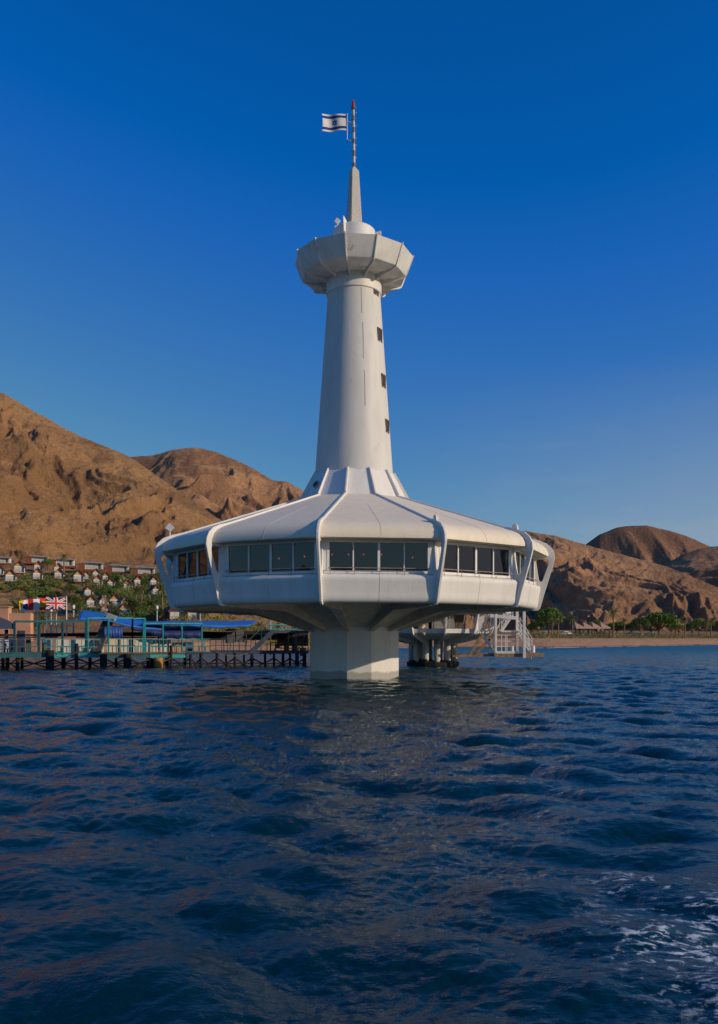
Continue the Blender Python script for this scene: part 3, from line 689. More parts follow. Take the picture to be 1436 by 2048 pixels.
m_ = MB(); a = PO(1012, 1300, -.3); m_.box((a.x, a.y, 1.1), (1.6, .06, .16)); m_.build('deck_fascia', LW, lowo)
for px, y0, y1, w, off in ((991, 1224, 1306, .17, -.3), (1048, 1217, 1316, .18, -.45), (1034, 1217, 1309, .18, 1.2), (1062, 1296, 1318, .08, 2.2)):
    m_ = MB(); m_.bar(PO(px, y0, off), PO(px, y1, off), w); m_.build('post', LW, lowo, bevel=.02)
for px, py, off in ((1024, 1306, -.2), (1066, 1305, .2)):
    q = PO(px, py, off); m_ = MB(); m_.path([q, q+Vector((0, 0, .44)), q+Vector((0, 0, .47))], [.14, .14, .11], 14); m_.build('bollard', LW, lowo, smooth=40)
# stairs: lower flight rising to the left, upper flight to the right landing
def flight(px0, py0, px1, py1, off, n, w, name='stair_flight'):
    m_ = MB(); A, B = PO(px0, py0, off), PO(px1, py1, off)
    for s_ in (0, w): m_.bar(A+Vector((0, s_, 0)), B+Vector((0, s_, 0)), .04, .11)
    for i in range(n):
        t = (i+.5)/n; q = A*(1-t)+B*t; m_.box(q+Vector((0, w/2, .0)), (abs(B.x-A.x)/n*1.05, w-.02, .045))
    st = m_.build(name, LW, lowo); ORG[st.name] = ORG[lowo.name]
    for s_ in (0, w):
        m_ = MB()
        for hh in (.3, .6, .9): m_.bar(A+Vector((0, s_, hh)), B+Vector((0, s_, hh)), .035)
        for i in range(4):
            t = i/3; q = A*(1-t)+B*t+Vector((0, s_, 0)); m_.bar(q, q+Vector((0, 0, .92)), .045)
        m_.build('handrail', LW, st)
flight(1064, 1303, 1040, 1262, .5, 9, 1.0)
flight(1003, 1264, 1026, 1230, 2.2, 8, .9)
m_ = MB(); a = PO(1000, 1262, 1.2); b = PO(1034, 1262, 1.2); m_.box(((a.x+b.x)/2, a.y+.8, 2.52), (b.x-a.x, 2.6, .10)); m_.build('upper_deck', LW, lowo)
m_ = MB(); m_.bar(PO(975, 1231, 1.0), PO(1030, 1236, 1.0), .5, .22); m_.build('canopy_beam', LW, lowo)
m_ = MB()
for px in (986, 1003, 1011, 1014): m_.bar(PO(px, 1270, -.2), PO(px, 1306, -.2), .05)
for py in (1270, 1282, 1293): m_.bar(PO(986, py, -.2), PO(1032, py, -.2), .045)
m_.build('railing', LW, lowo)
m_ = MB(); m_.path([PO(835, 1246, 1), PO(848, 1252, .6), PO(838, 1262, .4), PO(850, 1268, .2)], .10, 7); m_.path([PO(842, 1244, 1), PO(846, 1262, .6)], .06, 6); m_.build('torn_cladding', mat('cream_cladding', (.70, .55, .35), .7), lowo)

# ------------------------------------------------------------------ the pier on the left
def PP(px, py, off=0.): return P(px, py, 56+9*px/620+off)
A0, B0 = PP(-60, 1312), PP(622, 1308); pdir = (B0-A0); pdir.z = 0; pdir.normalize(); pang = math.atan2(pdir.y, pdir.x); pn_ = Vector((-pdir.y, pdir.x, 0))
pier = thing('pier', PP(200, 1312), 'long timber pier on dark piles with teal beams, rails and cream screens', 'pier')
def pbox(px0, px1, py0, py1, off, t, m, name, parent=None, bevel=0.):
    a, b = PP(px0, py0, off), PP(px1, py1, off); z0, z1 = sorted((a.z, PP(px0, py1, off).z)); c = (a+b)/2; c.z = (z0+z1)/2
    L = math.hypot(b.x-a.x, b.y-a.y); m_ = MB(); m_.box(c+pn_*t/2, (L, t, z1-z0), pang); return m_.build(name, m, parent or pier, bevel=bevel)
pbox(-60, 372, 1307, 1311, .15, 4.2, mat('pier_planks', (.10, .075, .05), .85, .3), 'deck'); pbox(372, 618, 1303, 1306, .15, 4.0, BLACK, 'deck')
for x0, x1, m in ((-60, 98, TEALD), (98, 205, TEAL), (205, 300, TEALD), (300, 372, TEAL)): pbox(x0, x1-1, 1307, 1316, 0., .12, m, 'deck_beam')
pbox(372, 500, 1303, 1309, 0, .12, NAVY, 'deck_beam'); pbox(500, 618, 1303, 1308, 0, .12, NAVY, 'deck_beam')
for px, w, off in ((-20, 8, 0), (6, 7, .3), (15, 8, 3.5), (35, 8, .2), (44, 6, 3.5), (100, 17, -.3), (127, 9, 3), (153, 8, -.2), (180, 7, 3.5), (207, 15, -.3), (232, 6, 3.2), (255, 17, -.3), (296, 7, .2), (304, 9, 2), (334, 8, 2),
                   (342, 6, -.1), (370, 6, 2.5), (381, 6, .1), (402, 7, 0), (434, 6, 0), (452, 4, 3.2), (470, 6, 0), (488, 4, 3.2), (504, 7, 0), (530, 5, 2), (548, 5, .2), (566, 6, 2.2), (580, 5, .4), (594, 8, .2), (609, 8, .8)):
    q = PP(px, 1314, off); r = w/2*q.y/F; m_ = MB(); zt = {153: 1.7, 100: 1.25, 342: 1.55}.get(px, .98 if px < 372 else 1.0)
    m_.tube((q.x, q.y, -2), (q.x, q.y, zt), r*1.05, r*.95, 10); m_.build('pile', BLACK, pier, smooth=40)
xs = [-20, 6, 35, 100, 153, 207, 255, 304, 342, 381, 402, 434, 470, 504, 548, 580, 609]
for a, b in zip(xs[:-1], xs[1:]):
    m_ = MB(); m_.bar(PP(a, 1316, .1), PP(b, 1338, .1), .07); m_.bar(PP(a, 1338, .2), PP(b, 1316, .2), .07); m_.bar(PP(a, 1326, 1.8), PP(b, 1327, 1.8), .07)
    m_.bar(PP(a, 1318, 3.2), PP(b, 1336, 3.2), .06); m_.bar(PP(a, 1336, 3.3), PP(b, 1318, 3.3), .06); m_.build('cross_brace', BLACK, pier)
# frame of posts carrying the awnings
def frame(px_list, ytop, ybot, off, m, w=.09, beams=((None, None),), name='canopy_frame'):
    m_ = MB()
    for px in px_list: m_.bar(PP(px, ytop, off), PP(px, ybot, off), w)
    m_.bar(PP(px_list[0], ytop, off), PP(px_list[-1], ytop, off), w*1.1); return m_.build(name, m, pier)
frame([29, 78, 125, 172], 1243, 1309, .05, TEALD, .13); frame([76, 124, 172], 1242, 1290, 3.2, TEAL, .10)
frame([176, 217, 265], 1236, 1308, .05, TEAL, .09); frame([265, 290], 1237, 1308, .05, TEAL, .09)
frame([287, 326, 364, 404], 1247, 1308, .05, TEAL, .09); frame([317, 357, 404], 1248, 1300, 3.0, TEALD, .08)
def rail(px0, px1, ytop, ybot, off, n, m, name='railing', mids=1):
    m_ = MB()
    for i in range(n+1):
        px = px0+(px1-px0)*i/n; m_.bar(PP(px, ytop, off), PP(px, ybot, off), .038)
    for j in range(mids+1):
        y = ytop+(ybot-ytop)*(j/(mids+1)); m_.bar(PP(px0, y, off), PP(px1, y, off), .045)
    y = ybot-3; m_.bar(PP(px0, y, off), PP(px1, y, off), .045)
    return m_.build(name, m, pier)
rail(-10, 90, 1279, 1308, -.02, 7, TEALD); rail(90, 200, 1279, 1309, -.02, 9, TEAL); rail(232, 300, 1278, 1308, -.02, 9, TEAL); rail(304, 372, 1279, 1308, -.02, 9, TEAL); rail(374, 420, 1278, 1306, -.02, 4, TEAL); rail(420, 502, 1278, 1304, -.02, 7, NAVY)
REDR = mat('faded_red_rail', (.38, .10, .07), .7, .25, 3)
for a, b in ((-60, 90), (90, 174), (178, 312), (314, 396)): pbox(a, b, 1273, 1276, 2.0, .10, REDR, 'red_rail')
CREAM = mat('cream_screen', (.62, .57, .48), .75, .12, 1.5); TAN = mat('tan_screen', (.45, .27, .18), .8, .2, 2)
for a, b in ((94, 104), (112, 124), (126, 150), (152, 172), (176, 212), (214, 240), (242, 262), (264, 288), (292, 316), (320, 342)): pbox(a, b, 1278, 1305, .9, .05, CREAM, 'screen_panel')
for a, b in ((345, 372), (388, 406), (408, 420)): pbox(a, b, 1285, 1304, 1.0, .05, TAN, 'screen_panel')
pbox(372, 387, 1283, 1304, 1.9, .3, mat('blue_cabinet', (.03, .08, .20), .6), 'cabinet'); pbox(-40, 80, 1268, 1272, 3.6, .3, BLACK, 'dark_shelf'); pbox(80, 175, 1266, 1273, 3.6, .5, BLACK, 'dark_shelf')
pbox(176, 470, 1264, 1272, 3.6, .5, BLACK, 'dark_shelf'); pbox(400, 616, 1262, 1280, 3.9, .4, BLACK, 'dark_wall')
pbox(454, 470, 1258, 1286, 1.2, .4, mat('speaker_grey', (.09, .085, .085), .8), 'hanging_screen'); pbox(472, 488, 1260, 1284, 1.2, .4, mat('speaker_grey', (.09, .085, .085), .8), 'hanging_screen')
pbox(10, 17, 1259, 1308, 2.8, .5, NAVY, 'cabinet'); pbox(36, 50, 1261, 1306, 1.8, 1.0, NAVY, 'cabinet'); pbox(52, 62, 1276, 1305, 2.6, .3, mat('dull_green_board', (.05, .10, .09), .8), 'cabinet')
# upper platform and stairs near the tower
pbox(537, 618, 1261, 1266, .3, 3.0, NAVY, 'upper_deck'); rail(537, 612, 1238, 1261, .3, 6, TEAL, 'railing'); rail(540, 612, 1240, 1262, 3.0, 5, TEALD, 'railing')
m_ = MB()
for o_ in (.1, 1.2):
    m_.bar(PP(500, 1306, o_), PP(545, 1263, o_), .06, .34)
for i in range(9):
    t = (i+.5)/9; q = PP(500+45*t, 1306-43*t, .65); m_.box(q, (.25, 1.0, .05), pang)
m_.build('stair', NAVY, pier)
m_ = MB(); m_.bar(PP(500, 1278, .1), PP(545, 1236, .1), .05); m_.bar(PP(523, 1257, .1), PP(523, 1284, .1), .05); m_.build('stair_rail', TEALD, pier)
m_ = MB()
for px in (541, 577, 592): m_.bar(PP(px, 1262, .4), PP(px, 1310, .4), .09)
for a, b in (((545, 1270), (578, 1300)), ((578, 1270), (548, 1300)), ((580, 1272), (612, 1300)), ((612, 1270), (582, 1302)), ((540, 1285), (615, 1286)), ((555, 1296), (612, 1297))): m_.bar(PP(*a, 1.5), PP(*b, 1.5), .08)
m_.build('under_frame', RUSTY, pier)
for px, py0, py1 in ((553, 1288, 1296), (571, 1289, 1305), (588, 1292, 1306), (603, 1296, 1312)): pbox(px, px+7, py0, py1, 2.3, .4, RUSTY if px % 2 else BLACK, 'crate')

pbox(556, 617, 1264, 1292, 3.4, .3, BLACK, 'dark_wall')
for a, b, sg, o_ in (((300, 1312), (342, 1316), 9, -.3), ((255, 1306), (296, 1320), 7, -.25), ((100, 1306), (153, 1304), 10, -.35), ((404, 1262), (541, 1250), 6, .2), ((430, 1303), (504, 1303), 9, -.1)):
    m_ = MB(); m_.path([PP(a[0]+(b[0]-a[0])*t/8, a[1]+(b[1]-a[1])*t/8+sg*math.sin(math.pi*t/8), o_) for t in range(9)], .022, 5); m_.build('mooring_rope', mat('rope', (.20, .16, .12), .9), pier)
for px in (447, 461, 478, 493, 512, 522, 534, 551, 562, 573, 585, 597, 606):
    m_ = MB(); m_.bar(PP(px, 1264+(px % 3)*4, 1.4+(px % 5)*.4), PP(px+(px % 4)-2, 1304, 1.4+(px % 5)*.4), .05); m_.build('upright', TEALD if px % 2 else RUSTY, pier)
# awnings (cloth sheets with sag), each its own thing
BLUE = mat('blue_tarpaulin', (.018, .16, .52), .55, .18, 1.2, .02)
def awning(front, backp, label, cloth=None, sag=.08, drop=None):
    """front / backp: lists of (px, py) along the front and back edges"""
    n = 24; m = 10; vs = []; fs = []
    fr = [(np.interp(i/n, np.linspace(0, 1, len(front)), [p[0] for p in front]), np.interp(i/n, np.linspace(0, 1, len(front)), [p[1] for p in front])) for i in range(n+1)]
    bk = [(np.interp(i/n, np.linspace(0, 1, len(backp)), [p[0] for p in backp]), np.interp(i/n, np.linspace(0, 1, len(backp)), [p[1] for p in backp])) for i in range(n+1)]
    for i in range(n+1):
        a, b = PP(*fr[i], .1), PP(*bk[i], 3.6)
        for j in range(m+1):
            t = j/m; q = a*(1-t)+b*t; q.z += -sag*math.sin(math.pi*t)*(.8+.2*math.sin(i*.7))+.015*math.sin(i*.9+j); vs.append(q)
    for i in range(n):
        for j in range(m): fs.append((i*(m+1)+j, (i+1)*(m+1)+j, (i+1)*(m+1)+j+1, i*(m+1)+j+1))
    k = len(vs); m_ = MB(); m_.add(vs, fs)
    # valance hanging from the front edge
    vs2 = []; d = drop or [.35]*2
    for i in range(n+1):
        a = PP(*fr[i], .08); h = np.interp(i/n, np.linspace(0, 1, len(d)), d); vs2 += [a, a-Vector((0, .02*math.sin(i), h*(1+.12*math.sin(i*1.7))))]
    m_.add(vs2, [(2*i, 2*i+2, 2*i+3, 2*i+1) for i in range(n)])
    o = m_.build('awning', cloth or BLUE, None, recalc=False, smooth=50); o.modifiers.new('thick', 'SOLIDIFY').thickness = .02
    return tag(o, label, 'awning', 'blue awnings on the pier')
awning([(156, 1236), (215, 1240), (270, 1252), (326, 1258)], [(164, 1219), (205, 1225), (265, 1238), (328, 1246)], 'blue tarpaulin awning sloping down to the right behind the leaning plank', drop=[.12, .08, .2, .1])
awning([(282, 1247), (360, 1248), (440, 1251), (500, 1250)], [(290, 1242), (380, 1242), (470, 1242), (516, 1240)], 'long flat blue awning nearest the tower, over the tan screens', drop=[.1, .12, .2, .12])
awning([(262, 1253), (330, 1262), (404, 1262)], [(270, 1248), (330, 1252), (408, 1252)], 'blue inner curtain awning with shade painted into its colour, hanging under the long flat one', mat('shaded_blue_tarpaulin', (.008, .025, .12), .6, .2, 1.2), drop=[.2, .5, .55])  # canopy shade is painted into the dark blue of this curtain
o = awning([(208, 1254), (245, 1254)], [(214, 1252), (248, 1252)], 'small blue curtain with white stripes hanging beside the leaning plank', mat('mid_blue_tarpaulin', (.012, .07, .28), .6, .2, 1.2), drop=[.7, .75])
# arched dark canopy at the left edge
m_ = MB(); vs = []; fs = []; n = 14
for i in range(n+1):
    a = math.pi*i/n*.5; px = -40+72*math.sin(a); py = 1258-28*math.cos(a)
    vs += [PP(px, py, .1), PP(px, py, 3.4)]
fs = [(2*i, 2*i+2, 2*i+3, 2*i+1) for i in range(n)]+[tuple(2*i for i in range(n+1))+(len(vs),)]
vs.append(PP(-40, 1258, .1)); m_.add(vs, fs); o = m_.build('arched_canopy', mat('dark_canvas', (.035, .05, .10), .7, .2), None, smooth=40); tag(o, 'dark navy arched canvas canopy at the left end of the pier', 'canopy')
# leaning plank walkway
m_ = MB(); m_.bar(PP(190, 1306, -.15), PP(220, 1233, 1.0), .85, .12); gw = None
t = thing('gangplank', PP(190, 1306, -.15), 'steep brown slatted gangplank leaning against the pier frame', 'gangplank')
m_.build('board', mat('weathered_plank', (.13, .10, .075), .85, .3, 3), t)
m_ = MB(); A, B = PP(190, 1306, -.2), PP(220, 1233, .95)
for i in range(14):
    tt = (i+.5)/14; m_.box(A*(1-tt)+B*tt, (.86, .06, .05))
m_.build('cleat', mat('plank_cleat', (.18, .15, .12), .85), t)
m_ = MB(); q = PP(222, 1236, .9); m_.box(q, (.62, .4, .5), M=Matrix.Rotation(.38, 3, 'Y')); m_.build('head_box', mat('cream_box', (.48, .42, .34), .7), t)
# cut-out figure sign
t = thing('figure_board', PP(17, 1307, .2), 'dark board with a pale headless shirt and trousers figure, at the pier left end', 'sign')
pbox(7, 29, 1277, 1307, .3, .08, NAVY, 'board', t)
m_ = MB(); PALE = mat('pale_figure', (.44, .46, .50), .7)
def poly(pts, off, th, mb):
    f = [PP(x, y, off) for x, y in pts]; b = [p+pn_*th for p in f]; n = len(f); tr = tessellate_polygon([[Vector((p.x, p.z, 0)) for p in f]])
    mb.add(f+b, [tuple(q) for q in tr]+[tuple(n+i for i in reversed(q)) for q in tr]+[(i, (i+1) % n, n+(i+1) % n, n+i) for i in range(n)])
poly([(9, 1281), (12, 1279), (22, 1279), (26, 1282), (27, 1287), (24, 1288), (22, 1285), (21.5, 1293), (23, 1299), (24, 1305), (22, 1305), (20, 1299), (18.5, 1295), (18, 1305), (17, 1305), (16.5, 1295), (14, 1298), (12.5, 1305), (10.5, 1305), (11.5, 1297), (13.5, 1291), (12.5, 1286), (11, 1288), (9, 1287)], .24, .05, m_)
m_.build('figure', PALE, t)
pbox(-6, 6, 1276, 1306, .3, .06, mat('grey_notice', (.30, .33, .38), .7), 'notice', thing('notice_board', PP(0, 1306, .3), 'grey notice panel left of the pale figure board', 'notice'))
t = thing('poster_board', PP(88, 1306, .5), 'upright green and blue picture poster beside the cream screens', 'poster')
pbox(84, 94, 1276, 1306, .5, .08, mat('poster_green', (.06, .15, .07), .7, .4, 2), 'board', t)
pbox(86.5, 93, 1279, 1288, .45, .03, mat('poster_sky', (.06, .22, .50), .6, .3, 3), 'picture', t)
pbox(87, 91, 1288, 1302, .45, .03, mat('poster_sand', (.25, .24, .12), .7, .5, 3), 'picture', t)
# round orange float and its rope
t = thing('float_drum', PP(316, 1334, -.2), 'yellow orange mooring drum floating under the pier', 'float')
q = PP(317, 1325, -.3); m_ = MB(); m_.path([(q.x, q.y, -.35), (q.x, q.y, -.25), (q.x, q.y, .62), (q.x, q.y, .70)], [.26, .32, .32, .26], 18); m_.build('drum', mat('orange_float', (.42, .20, .02), .55, .3, 3), t, smooth=40)
m_ = MB(); m_.path([(q.x, q.y, .68), (q.x+.3, q.y, .85), PP(340, 1312, -.1)], .025, 6); m_.build('rope', mat('rope', (.20, .16, .12), .9), t)
# flag poles and their flags
def flagpole(px, ytop, ybot, off, label):
    t = thing('flagpole', PP(px, ybot, off), label, 'flagpole', 'flagpoles on the pier')
    m_ = MB(); m_.path([PP(px, ybot, off), PP(px, ytop, off)], [.055, .035], 8); m_.build('pole', FRAME, t)
    m_ = MB(); q = PP(px, ytop, off); m_.lathe(q, [(0, .08), (.05, .05), (.05, 0), (0, -.03)], 8); m_.build('finial', FRAME, t); return t
def union(u, v):
    x = (u-.5)*2; y = (v-.5)*1.3
    if abs(x) < .12 or abs(y) < .12: return 1
    if abs(x) < .21 or abs(y) < .21: return 0
    for s in (1, -1):
        d = abs(y*1.0-s*x*.65)
        if d < .055: return 1
        if d < .15: return 0
    return 2
for px, yt, off, lab in ((133, 1195, 3.4, 'white flagpole flying the red, white and navy crossed flag'), (113, 1196, 4.0, 'white flagpole flying the red and yellow banded flag'),
                         (94, 1196, 4.6, 'white flagpole flying the green, white and red flag'), (75, 1197, 5.2, 'white flagpole flying the pale flag with a blue disc')):
    flagpole(px, yt, 1271, off, lab)
def pw(px, off): return (56+9*px/620+off)/F
flag('flag', PP(132, 1196, 3.4), 34*pw(132, 3.4), 23*pw(132, 3.4), union, [FW, FRED, FNAVY], 'flag with red and white crosses on navy, rightmost of the pier flags', 72, 46, .06, 1.2, -.03, -1, 1, -.55)
flag('flag', PP(112, 1197, 4.0), 27*pw(112, 4), 22*pw(112, 4), lambda u, v: 1 if .27 < v < .73 else 0, [FRED, FYEL], 'red and yellow banded flag just left of the crossed navy flag', 40, 30, .08, 1.3, .02, -1, 2, -.55)
flag('flag', PP(93, 1197, 4.6), 32*pw(93, 4.6), 22*pw(93, 4.6), lambda u, v: 0 if u < .36 else 1 if u < .68 else 2, [FGRN, FW, FRED], 'green, white and red flag between the banded flag and the pale one', 40, 30, .08, 1.1, .06, -1, .5, -.55)
flag('flag', PP(74, 1198, 5.2), 29*pw(74, 5.2), 21*pw(74, 5.2), lambda u, v: 1 if ((u-.62)*1.35)**2+(v-.6)**2 < .07 else 2 if u+.25*(1-v) > .98 else 0, [FW, FBLUE, FYEL], 'pale flag with a blue disc and yellow edge, leftmost on the pier', 40, 30, .09, 1.3, .14, -1, 3, -.55)
# lamp posts with white globes
def lamp_post(px, ytop, ybot, off, label, r=.18):
    q = PP(px, ybot, off); qt = PP(px, ytop, off); t = thing('lamp_post', q, label, 'lamp post', 'globe lamp posts along the pier')
    m_ = MB(); m_.path([q, qt-Vector((0, 0, .2))], [.06, .045], 8); m_.build('post', mat('lamp_post_paint', (.45, .52, .52), .5), t)
    m_ = MB(); m_.lathe(qt, [(0, .2), (.07, .18), (.11, .08), (.105, -.03), (.06, -.12), (0, -.12)], 14); m_.build('globe', mat('opal_globe', (.80, .78, .74), .3, .03), t, smooth=60)
lamp_post(102, 1221, 1272, 5.5, 'globe lamp post standing behind the flagpoles'); lamp_post(147, 1215, 1272, 4.5, 'globe lamp post just right of the crossed navy flag')
lamp_post(314, 1216, 1262, 6.0, 'globe lamp post rising over the long blue awning'); lamp_post(400, 1222, 1262, 6.5, 'lamp post showing under the saucer edge beside the red gable')
lamp_post(541, 1236, 1262, .5, 'lamp post on the upper pier platform by the stair')
# lattice mast
t = thing('lattice_mast', PP(208, 1262, 5), 'slim red and white lattice mast behind the sloping blue awning', 'mast')
m_ = MB(); mr = mat('mast_red_white', (.42, .26, .22), .7, .4, .8)
for dx, dy in ((-.22, 0), (.22, 0), (0, .35)): m_.bar(PP(208, 1262, 5)+Vector((dx, dy, 0)), PP(208, 1190, 5)+Vector((dx*.5, dy*.5, 0)), .05)
for i in range(14):
    y0, y1 = 1262-72*i/14, 1262-72*(i+1)/14; s_ = 1 if i % 2 else -1; w0, w1 = .22-.11*i/14, .22-.11*(i+1)/14
    m_.bar(PP(208, y0, 5)+Vector((s_*w0, 0, 0)), PP(208, y1, 5)+Vector((-s_*w1, 0, 0)), .035)
m_.build('lattice', mr, t)

# ------------------------------------------------------------------ hotel on the hillside
def leaf_mat(name, a, b_, rough=.7):
    m, n, l, b = new_mat(name); g = n.new('ShaderNodeNewGeometry')
    l.new(mixc(n, l, g.outputs['Random Per Island'], a, b_), b.inputs['Base Color']); b.inputs['Roughness'].default_value = rough
    b.inputs['Specular IOR Level'].default_value = .25; return m
LEAF_G = leaf_mat('leaf_green', (.06, .12, .018), (.19, .28, .05)); LEAF_D = leaf_mat('leaf_dark', (.04, .075, .018), (.12, .165, .04))
LEAF_Y = leaf_mat('leaf_olive', (.14, .15, .03), (.36, .32, .08)); FROND = leaf_mat('palm_frond', (.08, .11, .025), (.25, .26, .085)); FROND_Y = leaf_mat('dry_frond', (.12, .11, .03), (.30, .25, .09))
BARK = mat('bark', (.16, .095, .05), .9, .4, 2); BARK_R = mat('palm_trunk', (.26, .15, .075), .9, .4, 3)
def leaves(mb, c, rx, ry, rz, n, size, r, shell=.55):
    for _ in range(n):
        while True:
            v = Vector((r.uniform(-1, 1), r.uniform(-1, 1), r.uniform(-1, 1)))
            if shell < v.length < 1: break
        p = Vector(c)+Vector((v.x*rx, v.y*ry, v.z*rz)); u = Vector((r.gauss(0, 1), r.gauss(0, 1), r.gauss(0, .7))).normalized()
        w = u.cross(Vector((r.gauss(0, 1), r.gauss(0, 1), r.gauss(0, 1)))).normalized(); s = size*r.uniform(.6, 1.4)
        mb.add([p-u*s, p+w*s*.45, p+u*s, p-w*s*.45], [(0, 1, 2, 3)])
def make_tree(r, h, w, m, name='leafy_tree', flat=1.0, nclump=15, nleaf=120):
    t = thing(name, (0, 0, 0), 'x', 'tree'); mb = MB(); th = h*.38; rw = h*.035
    mb.path([(0, 0, -.3), (w*.02, 0, th*.5), (0, 0, th)], [rw*1.3, rw, rw*.8], 7); cl = []
    for i in range(nclump):
        a = i*2.4+r.uniform(-.4, .4); f = math.sqrt((i+.5)/nclump); z = th+(h-th)*(.30+.62*(1-f*f*.9)*r.uniform(.75, 1.0)*flat)*.95
        c = Vector((math.cos(a)*f*w*.40, math.sin(a)*f*w*.40, min(z, h-.1*h))); cl.append(c)
        if i % 2 == 0: mb.path([(0, 0, th*.8), c*.55+Vector((0, 0, th*.35)), c], [rw*.6, rw*.35, rw*.12], 5)
    mb.build('trunk', BARK, t); mb = MB()
    for c in cl: leaves(mb, c, w*.19*r.uniform(.8, 1.2), w*.19, h*.14*r.uniform(.8, 1.2), nleaf, w*.036, r, .25)
    mb.build('crown', m, t, recalc=False); return t
def make_bush(r, h, w, m, name='shrub'):
    t = thing(name, (0, 0, 0), 'x', 'shrub'); mb = MB()
    for i in range(5):
        a = i*1.3; mb.path([(0, 0, -.2), (math.cos(a)*w*.2, math.sin(a)*w*.2, h*.6)], [.06, .02], 4)
    mb.build('stem', BARK, t); mb = MB()
    for i in range(9):
        a = i*2.4; f = math.sqrt(i/9.); leaves(mb, (math.cos(a)*f*w*.38, math.sin(a)*f*w*.38, h*(.35+.35*(1-f))), w*.2, w*.2, h*.32, 60, w*.05, r, .2)
    mb.build('crown', m, t, recalc=False); return t
def make_palm(r, h, L, m, nf=30, droop=1.0, name='palm_tree', skirt=True):
    t = thing(name, (0, 0, 0), 'x', 'palm'); mb = MB(); k = h*.03
    top = Vector((k, 0, h)); mb.path([(0, 0, -.4), (k*.2, 0, h*.4), (k*.7, 0, h*.8), top], [.26, .19, .18, .22], 8); mb.build('trunk', BARK_R, t); mb = MB()
    for i in range(nf):
        a = i*2.39996+r.uniform(-.2, .2); e0 = math.radians(78-105*(i/nf)*droop+r.uniform(-8, 8)); p = top.copy(); pts = [p.copy()]; e = e0; ns = 7
        for s_ in range(ns):
            p = p+Vector((math.cos(a)*math.cos(e), math.sin(a)*math.cos(e), math.sin(e)))*(L/ns); e -= math.radians(11)*droop; pts.append(p.copy())
        side = Vector((-math.sin(a), math.cos(a), 0))
        for s_ in range(1, ns+1):
            d = (pts[s_]-pts[s_-1]); wl = L*.20*(1-.55*abs(s_/ns-.45)/.55)
            for q in (0., .5):
                b0 = pts[s_-1]+d*q
                for sg in (-1, 1):
                    tip = b0+side*sg*wl+d*.9-Vector((0, 0, wl*.45)); mb.add([b0, b0+d*.42, tip], [(0, 1, 2)])
    mb.build('crown', m, t, recalc=False); return t
_used = {}
def place(key, maker, loc, label, sc=1., rz=0., group=None, scz=None):
    if key not in _used: o = maker(); _used[key] = o
    else: o = dup(_used[key])
    o.location = loc; o.rotation_euler = (0, 0, rz); o.scale = (sc, sc, scz or sc); o['label'] = label
    if group: o['group'] = group
    return o

WALLW = mat('plaster_white', (.80, .77, .72), .8, .08, 1); ROOFD = mat('slate_roof', (.045, .038, .045), .75, .3, 2); GABLE = mat('tan_gable', (.60, .34, .17), .8, .12, 1.5)
TRIM = mat('red_brown_trim', (.22, .06, .03), .7, .25, 2); CURT = mat('curtain_window', (.50, .52, .50), .35, .15, 1.2); DOORD = mat('dark_glass', (.04, .05, .06), .2, .2)
GREYR = mat('grey_roof', (.34, .27, .22), .8, .12, 1); GABLER = mat('rose_gable', (.50, .16, .10), .8, .12, 1.5); GABLED = mat('dark_gable', (.07, .03, .025), .8, .2, 1.5)
def make_bungalow(gm, wall=None):
    t = thing('bungalow', (0, 0, 0), 'x', 'bungalow'); w, dp, h, ap, ov = 2.5, 4.2, 1.65, 1.45, .26
    mb = MB(); mb.box((0, dp/2, h/2-.2), (w, dp, h+.4)); mb.build('wall', wall or WALLW, t)
    mb = MB(); mb.add([(-w/2, .02, h), (w/2, .02, h), (0, .02, h+ap*.86), (-w/2, .12, h), (w/2, .12, h), (0, .12, h+ap*.86)], [(0, 1, 2), (5, 4, 3), (0, 3, 4, 1), (1, 4, 5, 2), (2, 5, 3, 0)]); mb.build('gable', gm, t)
    mb = MB()
    for s_ in (-1, 1):
        a, b = Vector((s_*(w/2+ov), 0, h-.26)), Vector((0, 0, h+ap)); n = Vector((s_*.5, 0, .85))*.12
        vs = [Vector((p.x, y, p.z))+q for y in (-.55, dp+.2) for p in (a, b) for q in (Vector((0, 0, 0)), n)]
        mb.add(vs, [(0, 1, 3, 2), (4, 6, 7, 5), (0, 4, 5, 1), (2, 3, 7, 6), (1, 5, 7, 3), (0, 2, 6, 4)])
    rf = mb.build('roof', ROOFD, t); ORG[rf.name] = Vector((0, 0, 0)); mb = MB()
    for s_ in (-1, 1): mb.bar((s_*(w/2+ov), -.57, h-.24), (0, -.57, h+ap+.03), .06, .16)
    mb.build('bargeboard', TRIM, rf)
    for x, wd, m in ((-.72, .78, CURT), (.08, .72, CURT), (.80, .55, DOORD)):
        mb = MB(); mb.box((x, -.02, h*.5), (wd, .06, h*.72)); f = mb.build('window', CURT if m is CURT else DOORD, t)
    mb = MB(); mb.box((0, -.5, -.05), (w+.3, 1.0, .14)); mb.bar((-w/2-.1, -.95, .55), (w/2+.1, -.95, .55), .06)
    for i in range(7): mb.bar((-w/2-.1+i*(w+.2)/6, -.95, 0), (-w/2-.1+i*(w+.2)/6, -.95, .55), .05)
    mb.build('balcony', TRIM, t); return t
